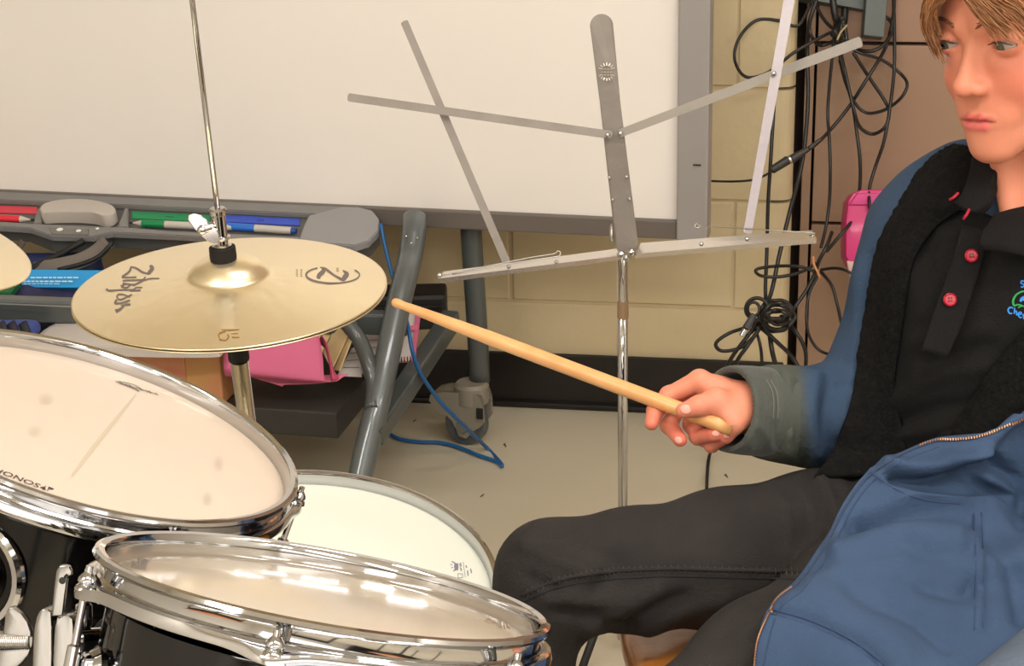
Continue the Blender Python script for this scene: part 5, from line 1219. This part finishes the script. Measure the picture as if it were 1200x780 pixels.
xk, yk, dk = proj(Vk)
cen = Vk[Qk].mean(1); xc, yc, dc = proj(cen)
JK = mat('jacket_cloth_dyed', (255, 255, 255), .9, bump=.45, bscale=260, c2=(226, 226, 226), cscale=10, attr=True, spec=.2)
cj = np.tile(lc((60, 79, 104)), (len(Vk), 1))
wg_ = np.clip((952-(xk-(yk-480)*.08))/14, 0, 1)*(dk > 1.7); cj = cj*(1-wg_[:, None])+lc((82, 86, 78))*wg_[:, None]
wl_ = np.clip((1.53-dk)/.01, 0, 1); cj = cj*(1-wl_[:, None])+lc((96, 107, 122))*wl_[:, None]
jk = fastmesh('jacket', Vk, Qk, JK, boy, cj)
bvk = BVHTree.FromPolygons([Vector(v) for v in Vk], [list(map(int, f)) for f in Qk])
ct_ = unit(W(*RA[-1][0])-W(*RA[-2][0]))
def cuff_f(P):
    d = chain(P, [(W(940, 488, 1.825), .0340), (W(905, 483, 1.805), .0386), (W(868, 480, 1.782), .0372), (W(835, 477, 1.762), .0372)], .02)
    inn = chain(P, [(W(940, 488, 1.825), .031), (W(868, 480, 1.782), .0335), (W(825, 477, 1.755), .0350)], .01)
    d = smax(d, (P-W(852, 479, 1.773).astype(np.float32))@ct_.astype(np.float32), .002)
    d = smax(d, -((P-W(915, 484, 1.812).astype(np.float32))@ct_.astype(np.float32)), .004)
    return smax(d, -inn, .002)
Vu, Qu = surfnet(cuff_f, W(838, 528, 1.80)-[.03, .07, .02], W(930, 436, 1.80)+[.03, .07, .03], .0019)
Nu = vnormals(Vu, Qu)
Vu = Vu+Nu*(strokes(Vu, Nu, [([(880, 440), (884, 480), (878, 520)], 7, .0012), ([(905, 440), (912, 475), (908, 520)], 4, -.0018), ([(866, 460), (875, 500), (880, 525)], 5, .0010), ([(890, 500), (900, 510), (905, 525)], 6, .002)]))[:, None]
cuff = fastmesh('cuff', Vu, Qu, GREY, boy)
bvu = BVHTree.FromPolygons([Vector(v) for v in Vu], [list(map(int, f)) for f in Qu])
mb = MB(); surf_tube(mb, bvu, [(898, 444), (905, 458), (907, 475), (906, 492)], .0006); surf_tube(mb, bvu, [(903, 445), (910, 458), (912, 475), (911, 492)], .0006); mb.build('cuff_seam', mat('seam_thread_grey', (104, 104, 94), .8), cuff, True)
def fr(px, py, off, dflt, skip=0.0):
    """depth in front of the clothed body at a pixel"""
    best = dflt
    for bv_ in (bvp, bvk, bvj):
        l, n_ = hit(bv_, px, py, 0)
        if l is not None and not (bv_ is bvk and proj(l)[2] < skip): best = min(best, proj(l)[2]-off)
    return best
FLEECE = mat('black_fleece', (14, 13, 13), 1.0, bump=1.0, bscale=300, c2=(24, 23, 22), cscale=200, spec=.15)
def fdisp(G):
    h = np.zeros(len(G)); rg = np.random.default_rng(9)
    for k in range(10):
        f = rg.normal(size=3)*700; h += np.sin(G@f+rg.uniform(0, 6))
    return .0003*h
rows = []
for y, x0, x1 in ((168, 1118, 1150), (182, 1092, 1156), (205, 1072, 1148), (232, 1056, 1136), (262, 1038, 1100), (300, 1024, 1072), (334, 1017, 1063), (372, 1012, 1058), (411, 1005, 1052), (450, 1001, 1046), (495, 990, 1054), (530, 975, 1062), (556, 955, 1068)):
    rows.append([(x0+(x1-x0)*t, y+ (6*t if y < 240 else 0), fr(x0+(x1-x0)*t, y, .006+.012*math.sin(math.pi*t), 1.80)) for t in (0, .33, .66, 1)])
for j in range(4):   # ease the depths along the strip
    dd = [r[j][2] for r in rows]; dd = np.convolve([dd[0]]+dd+[dd[-1]], [.25, .5, .25], 'valid'); 
    for i, r in enumerate(rows): r[j] = (r[j][0], r[j][1], min(dd[i], r[j][2]))
patch('fleece_lining', rows, FLEECE, boy, .006, 8, 8, fdisp)
# left lapel lining
rows = []
for (a, b) in (((1215, 372), (1215, 500)), ((1195, 392), (1200, 500)), ((1175, 413), (1185, 506)), ((1155, 440), (1165, 512)), ((1135, 472), (1140, 518)), ((1112, 500), (1115, 522)), ((1085, 518), (1090, 528))):
    rows.append([(a[0]+(b[0]-a[0])*t, a[1]+(b[1]-a[1])*t, fr(a[0]+(b[0]-a[0])*t, a[1]+(b[1]-a[1])*t, .010+.02*t, 1.72)) for t in (0, .33, .66, 1)])
patch('fleece_lapel', rows, FLEECE, boy, .006, 8, 8, fdisp)
# left front of the jacket lying over the lap
Lx = [(1172, 501, 1.645), (1140, 510, 1.638), (1095, 514, 1.63), (1054, 529, 1.622), (1017, 552, 1.61), (989, 588, 1.595), (963, 638, 1.575), (932, 681, 1.545), (907, 703, 1.515), (892, 735, 1.485), (881, 790, 1.45), (874, 850, 1.43)]
Rx = [(1275, 430, 1.66), (1275, 462, 1.65), (1275, 490, 1.64), (1275, 520, 1.63), (1275, 550, 1.615), (1275, 590, 1.60), (1275, 640, 1.58), (1275, 690, 1.555), (1275, 730, 1.53), (1275, 770, 1.505), (1275, 820, 1.48), (1275, 880, 1.46)]
rows = []
Rx = [(x, y, fr(x, y, .012, d_+.25) if i < 7 else d_) for i, (x, y, d_) in enumerate(Rx)]
for i, (l, r) in enumerate(zip(Lx, Rx)):
    row = []
    for t in (0, .12, .3, .5, .75, 1):
        x = l[0]+(r[0]-l[0])*t; y = l[1]+(r[1]-l[1])*t; d_ = l[2]+(r[2]-l[2])*t-.030*math.sin(math.pi*min(1, t*1.1))-.004
        if i < 3 and 0 < t < .9: y = l[1]+(r[1]-l[1])*t+3*math.sin(math.pi*t)
        row.append((x, y, min(d_, fr(x, y, .008, 9, 1.66))))
    rows.append(row)
S_F = [([(1010, 610), (1060, 598), (1120, 596), (1145, 600)], 6, -.006), ([(1160, 620), (1190, 660), (1200, 720)], 14, -.008), ([(970, 700), (1040, 690), (1110, 700)], 20, .005), ([(1060, 640), (1100, 650), (1140, 645)], 10, -.004), ([(1165, 545), (1185, 560), (1200, 590)], 10, -.012),([(1020, 552), (1050, 572), (1085, 585), (1120, 588)], 4, .0025), ([(1048, 560), (1090, 566), (1130, 556), (1160, 540)], 8, -.012), ([(1040, 545), (1075, 548), (1120, 540), (1150, 528)], 10, .008), ([(1060, 590), (1120, 596), (1180, 588)], 16, .009), ([(1000, 615), (1050, 606), (1100, 604), (1140, 607)], 9, -.010), ([(985, 650), (1050, 632), (1120, 632)], 16, .009),
       ([(1145, 600), (1148, 660), (1146, 735)], 5, .004), ([(1153, 600), (1156, 660), (1155, 735)], 4, -.003), ([(1140, 690), (1120, 700), (1080, 690)], 9, -.005), ([(930, 705), (1000, 730), (1060, 770)], 18, .006), ([(905, 716), (950, 728), (1000, 752), (1040, 782)], 3.5, -.004), ([(1000, 700), (1060, 720), (1110, 755)], 10, -.005), ([(950, 690), (1000, 670), (1060, 660)], 14, .006), ([(1130, 555), (1170, 585), (1200, 610)], 10, -.008), ([(1160, 560), (1200, 575)], 12, .008), ([(1190, 490), (1150, 525), (1110, 535)], 7, .004)]
def fd(G):
    Nf = np.tile(-FW, (len(G), 1)); h = strokes(G, Nf, S_F)
    return 1.35*h+.0012*np.sin(G@np.array([60, 20, 45.]))+.0008*np.sin(G@np.array([-40, 90, 110.]))
flap = patch('jacket_front', rows, BLUE, boy, .007, 14, 14, fd)
bvf = bvh_of(flap)
# seams, zip and stitching on it
mb = MB()
for s_ in ([(1020, 553), (1050, 573), (1085, 586), (1125, 590)], [(1150, 600), (1153, 660), (1151, 735)], [(1141, 602), (1144, 660), (1142, 738)], [(905, 714), (950, 727), (1000, 751), (1045, 785)], [(903, 719), (948, 732), (998, 756), (1040, 788)], [(1100, 523), (1062, 538), (1027, 560), (1000, 593), (975, 643), (944, 688), (917, 710), (905, 735), (895, 780)]):
    surf_tube(mb, bvf, s_, .0007, -.0001)
mb.build('stitching', mat('navy_thread', (40, 58, 92), .8), flap, True)
edge = [(1205, 487), (1180, 499), (1150, 511), (1120, 516), (1098, 517), (1076, 524), (1056, 533), (1020, 556), (993, 590), (968, 638), (938, 681), (912, 703), (898, 727), (888, 752), (884, 785)]
mb = MB(); surf_tube(mb, bvf, edge, .0010, .0002); mb.build('zip_tape', mat('zip_tape_navy', (44, 56, 80), .8), flap, True)
mb = MB(); P = cr(np.array(edge, float), 30); acc = 0
for a, b in zip(P[:-1], P[1:]):
    acc += np.linalg.norm(b-a)
    if acc > 2.6 and (b[1] < 524 or b[1] > 690):
        acc = 0; l, n_ = hit(bvf, b[0], b[1], .0022)
        if l is not None: mb.box(l, (.0022, .0010, .0009), basis(n_, UP), 0)
mb.build('zip_teeth', mat('zip_copper', (178, 128, 88), .35, .7), flap, kind='stuff')
# collar of the polo
rows = []
COLM = mat('black_collar_rib', (22, 21, 21), .9, bump=.5, bscale=420, spec=.2)
cl_ = [[(1140, 178, 1.735), (1158, 188, 1.715), (1172, 192, 1.70), (1180, 190, 1.72)],
       [(1135, 205, 1.705), (1150, 212, 1.692), (1163, 215, 1.69), (1171, 214, 1.705)],
       [(1126, 228, 1.690), (1142, 236, 1.678), (1156, 238, 1.678), (1164, 238, 1.69)],
       [(1118, 236, 1.686), (1132, 244, 1.674), (1142, 248, 1.672), (1152, 252, 1.684)]]
patch('collar_leaf', cl_, COLM, boy, .0035, 6, 6)
cr_ = [[(1158, 262, 1.678), (1165, 252, 1.685), (1180, 246, 1.69), (1225, 236, 1.70)],
       [(1152, 270, 1.668), (1165, 262, 1.672), (1185, 256, 1.675), (1230, 250, 1.68)],
       [(1148, 284, 1.662), (1165, 282, 1.658), (1190, 282, 1.655), (1235, 285, 1.66)],
       [(1150, 292, 1.664), (1170, 294, 1.658), (1195, 298, 1.653), (1235, 305, 1.655)]]
patch('collar_leaf', cr_, COLM, boy, .0035, 6, 6)
REDT = mat('red_collar_tape', (176, 24, 50), .7)
mb = MB(); mb.tube([W(1113, 234, 1.68), W(1118, 231, 1.677), W(1123, 226, 1.679)], .0013, 6); mb.tube([W(1129, 257, 1.672), W(1133, 251, 1.67), W(1136, 245, 1.672)], .0013, 6); mb.build('red_collar_tape', REDT, boy, True)
# placket
pl_ = []
for (x0, x1, y) in ((1128, 1158, 262), (1118, 1150, 300), (1104, 1138, 340), (1090, 1124, 380), (1080, 1110, 410)):
    pl_.append([(x0+(x1-x0)*t, y+8*t, fr(x0+(x1-x0)*t, y+8*t, .004, 1.7)) for t in (0, .5, 1)])
plk = patch('placket', pl_, POLO, boy, .0012, 6, 6); bvpl = bvh_of(plk)
def button(px, py):
    l, n_ = hit(bvpl, px, py, .0022); c = l if l is not None else W(px, py, fr(px, py, .008, 1.7)); n_ = unit(n_-FW*.4) if n_ is not None else -FW
    b_ = MB().lathe([(0, -.001), (.0056, -.001), (.0062, .0), (.0061, .0012), (.0052, .0020), (.0046, .0014), (0, .0012)], c, basis(n_, RT), 24).build('button', mat('red_button', (176, 22, 46), .25, coat=.6), boy, auto=True)
    h_ = MB(); M_ = basis(n_, RT)
    for s_ in ((-.0013, -.0013), (.0013, -.0013), (-.0013, .0013), (.0013, .0013)): h_.lathe([(0, .0016), (.0007, .0016), (.0007, .0010)], c+M_[:, 0]*s_[0]+M_[:, 1]*s_[1], M_, 8)
    h_.build('thread_hole', mat('hole_dark', (60, 6, 16), .7), b_)
button(1137.5, 299.5); button(1112.5, 351)
# embroidery at the right edge: letters around a green ring
bl_ = mat('embroidery_blue', (40, 134, 222), .6); gr_ = mat('embroidery_green', (16, 150, 70), .6)
E_ = MB(); Zs = lambda p: sc(p, 5.575, 1080, 260)
EB = bvp
for st_ in ([(672, 388, 8), (655, 385, 9), (650, 400, 9), (668, 408, 9), (664, 424, 9), (648, 424, 8)], [(598, 562, 9), (578, 558, 10), (566, 575, 11), (575, 595, 10), (592, 597, 9)], [(608, 560, 9), (606, 600, 9)], [(607, 588, 8), (620, 582, 9), (622, 610, 9)], [(636, 604, 8), (652, 600, 8), (650, 590, 8), (636, 592, 8), (632, 608, 9), (645, 624, 9), (655, 620, 8)], [(664, 600, 9), (668, 634, 9)], [(668, 612, 8), (684, 604, 9), (694, 612, 8)]):
    surf_ribbon(E_, EB, Zs(st_), 1.6, .0008, 4)
E_.build('embroidered_letters', bl_, boy)
E_ = MB(); surf_ribbon(E_, EB, Zs([(690, 450, 8), (655, 455, 10), (620, 475, 12), (600, 510, 14), (604, 545, 12), (635, 540, 9), (680, 555, 12)]), 2, .0007, 5)
surf_ribbon(E_, EB, Zs([(630, 560, 8), (660, 548, 9), (690, 560, 10)]), 2, .0007, 5); E_.build('embroidered_ring', gr_, boy)
E_ = MB(); surf_ribbon(E_, EB, Zs([(645, 520, 14), (655, 505, 22), (672, 500, 34), (700, 505, 40)]), 2, .0009, 5); E_.build('embroidered_emblem', bl_, boy)
# ------------------------------------------------------------------ hair
HAIR = mat('light_brown_hair', (150, 106, 62), .42, c2=(112, 74, 42), cscale=40, stretch=(1, 1, .15), spec=.4)
def hair_f(P):
    q = (P-HO.astype(np.float32))@HM.astype(np.float32)
    d = ell(q, (0, -.086, .040), (.079, .094, .088)); d = smin(d, ell(q, (0, -.115, -.02), (.070, .062, .075)), .03)
    hole = ell(q, (0, .03, -.055), (.058, .085, .115))
    low = -(q[..., 2]+.07)
    return smax(smax(d, -hole, .012), low, .01)
Vr, Qr = surfnet(hair_f, np.min(corner[:8], 0)-.02, np.max(corner[:8], 0)+.02, .0035)
hair = fastmesh('hair', Vr, Qr, HAIR, boy)
mats_h = [mat('hair_strand_light', (176, 124, 84), .5, spec=.3), mat('hair_strand_mid', (150, 102, 66), .5, spec=.3), mat('hair_strand_dark', (118, 78, 50), .5, spec=.3)]
G1 = [[(1150, -60, 1.58), (1110, -25, 1.61), (1090, 5, 1.635), (1087, 35, 1.65), (1097, 58, 1.652), (1109, 80, 1.650)],
      [(1150, -60, 1.57), (1120, -25, 1.60), (1098, 0, 1.62), (1090, 25, 1.64), (1096, 45, 1.645), (1104, 66, 1.645)],
      [(1150, -60, 1.60), (1105, -25, 1.635), (1084, 5, 1.66), (1080, 30, 1.67), (1088, 52, 1.67), (1102, 76, 1.665)],
      [(1160, -60, 1.56), (1128, -25, 1.59), (1106, -2, 1.612), (1098, 14, 1.625), (1100, 28, 1.632), (1106, 44, 1.636)]]
G2 = [[(1110, -50, 1.585), (1122, -15, 1.588), (1135, 5, 1.580), (1148, 24, 1.577), (1160, 40, 1.578), (1170, 52, 1.578)],
      [(1115, -50, 1.58), (1130, -18, 1.578), (1148, 2, 1.570), (1166, 20, 1.566), (1185, 38, 1.566), (1196, 54, 1.566)],
      [(1130, -50, 1.57), (1150, -18, 1.568), (1172, 0, 1.560), (1192, 14, 1.556), (1212, 34, 1.556), (1225, 60, 1.556)],
      [(1150, -50, 1.56), (1175, -20, 1.556), (1200, -2, 1.550), (1222, 16, 1.548), (1240, 44, 1.550), (1250, 80, 1.555)]]
def strands(G, n, seed, r0_, m_i):
    rg = np.random.default_rng(seed); G = np.array(G, float); mb = MB()
    for k in range(n):
        t = rg.uniform(0, len(G)-1.001); i = int(t); f = t-i; P = G[i]*(1-f)+G[i+1]*f
        P = P+rg.normal(size=P.shape)*np.array([1.6, 1.6, .002]); L_ = rg.uniform(.72, 1.0)
        C_ = pxcurve([tuple(p) for p in P], 4); C_ = C_[:max(4, int(len(C_)*L_))]
        mb.tube(C_, [r0_*(1-.75*(j/len(C_))**2) for j in range(len(C_))], 5, caps=False)
    return mb.build('hair_strands', mats_h[m_i], hair, True)
for i in range(3):
    o = strands(G1, 130, 60+i, .0007, i); o['kind'] = 'stuff'
    o = strands(G2, (90, 80, 40)[i], 70+i, .00055, i); o['kind'] = 'stuff'
adopt(boy)

# ------------------------------------------------------------------ behind the camera: unseen furniture added for the chrome and heads to mirror
t = thing('reflection_board', 'cream bulletin board with green, red and white sheets added unseen behind the camera for the chrome to mirror', 'bulletin board', (-.6, -2.75, 1.0))
MB().box((-.6, -2.745, 1.45), (2.4, .02, 1.2)).build('cork_board', mat('board_cream', (206, 196, 176), .7), t)
rq = np.random.default_rng(12); cs_ = [(14, 120, 70), (200, 36, 46), (236, 232, 222), (14, 100, 60), (236, 232, 222)]
for i in range(16):
    x = -1.65+(i % 8)*.3+rq.uniform(-.05, .05); z = 1.2+.5*(i//8)+rq.uniform(-.06, .06); sx, sz = rq.uniform(.1, .24), rq.uniform(.12, .3)
    MB().box((x, -2.73, z), (sx, .006, sz)).build('sheet', mat('sheet_%d' % (i % 5), cs_[i % 5], .7), t)
adopt(t)
t = thing('bookcase', 'tall dark bookcase added unseen behind the camera for the chrome to mirror', 'bookcase', (1.6, -2.5, 0))
DW = mat('dark_walnut', (44, 30, 22), .5)
for x in (.9, 2.3): MB().box((x, -2.55, .95), (.04, .36, 1.9)).build('side_panel', DW, t)
for z in (.05, .5, .95, 1.4, 1.88): MB().box((1.6, -2.55, z), (1.38, .36, .03)).build('shelf', DW, t)
MB().box((1.6, -2.72, .95), (1.4, .015, 1.88)).build('back_panel', DW, t); adopt(t)
for i, (x, y, c, lab) in enumerate(((-1.15, .15, (190, 112, 52), 'unseen orange topped school desk added for reflections, behind and left of the camera'), (.75, .05, (200, 120, 56), 'unseen orange topped school desk added for reflections, behind and right of the camera'), (-.25, -.75, (60, 60, 66), 'unseen dark topped school desk added for reflections, straight behind the camera'))):
    t = thing('reflection_desk', lab, 'desk', (x, y, 0))
    MB().box((x, y, .70), (.65, .48, .025), None, .006).build('desk_top', mat('desk_top_%d' % i, c, .35), t)
    MB().box((x, y, .64), (.56, .38, .09), None, .004).build('book_tray', mat('tray_dark', (38, 38, 42), .5), t)
    for sx in (-1, 1):
        for sy in (-1, 1): MB().tube([(x+sx*.27, y+sy*.19, .69), (x+sx*.29, y+sy*.21, 0)], .013, 10).build('leg', mat('desk_leg', (50, 50, 54), .3, .6), t, True)
    adopt(t)
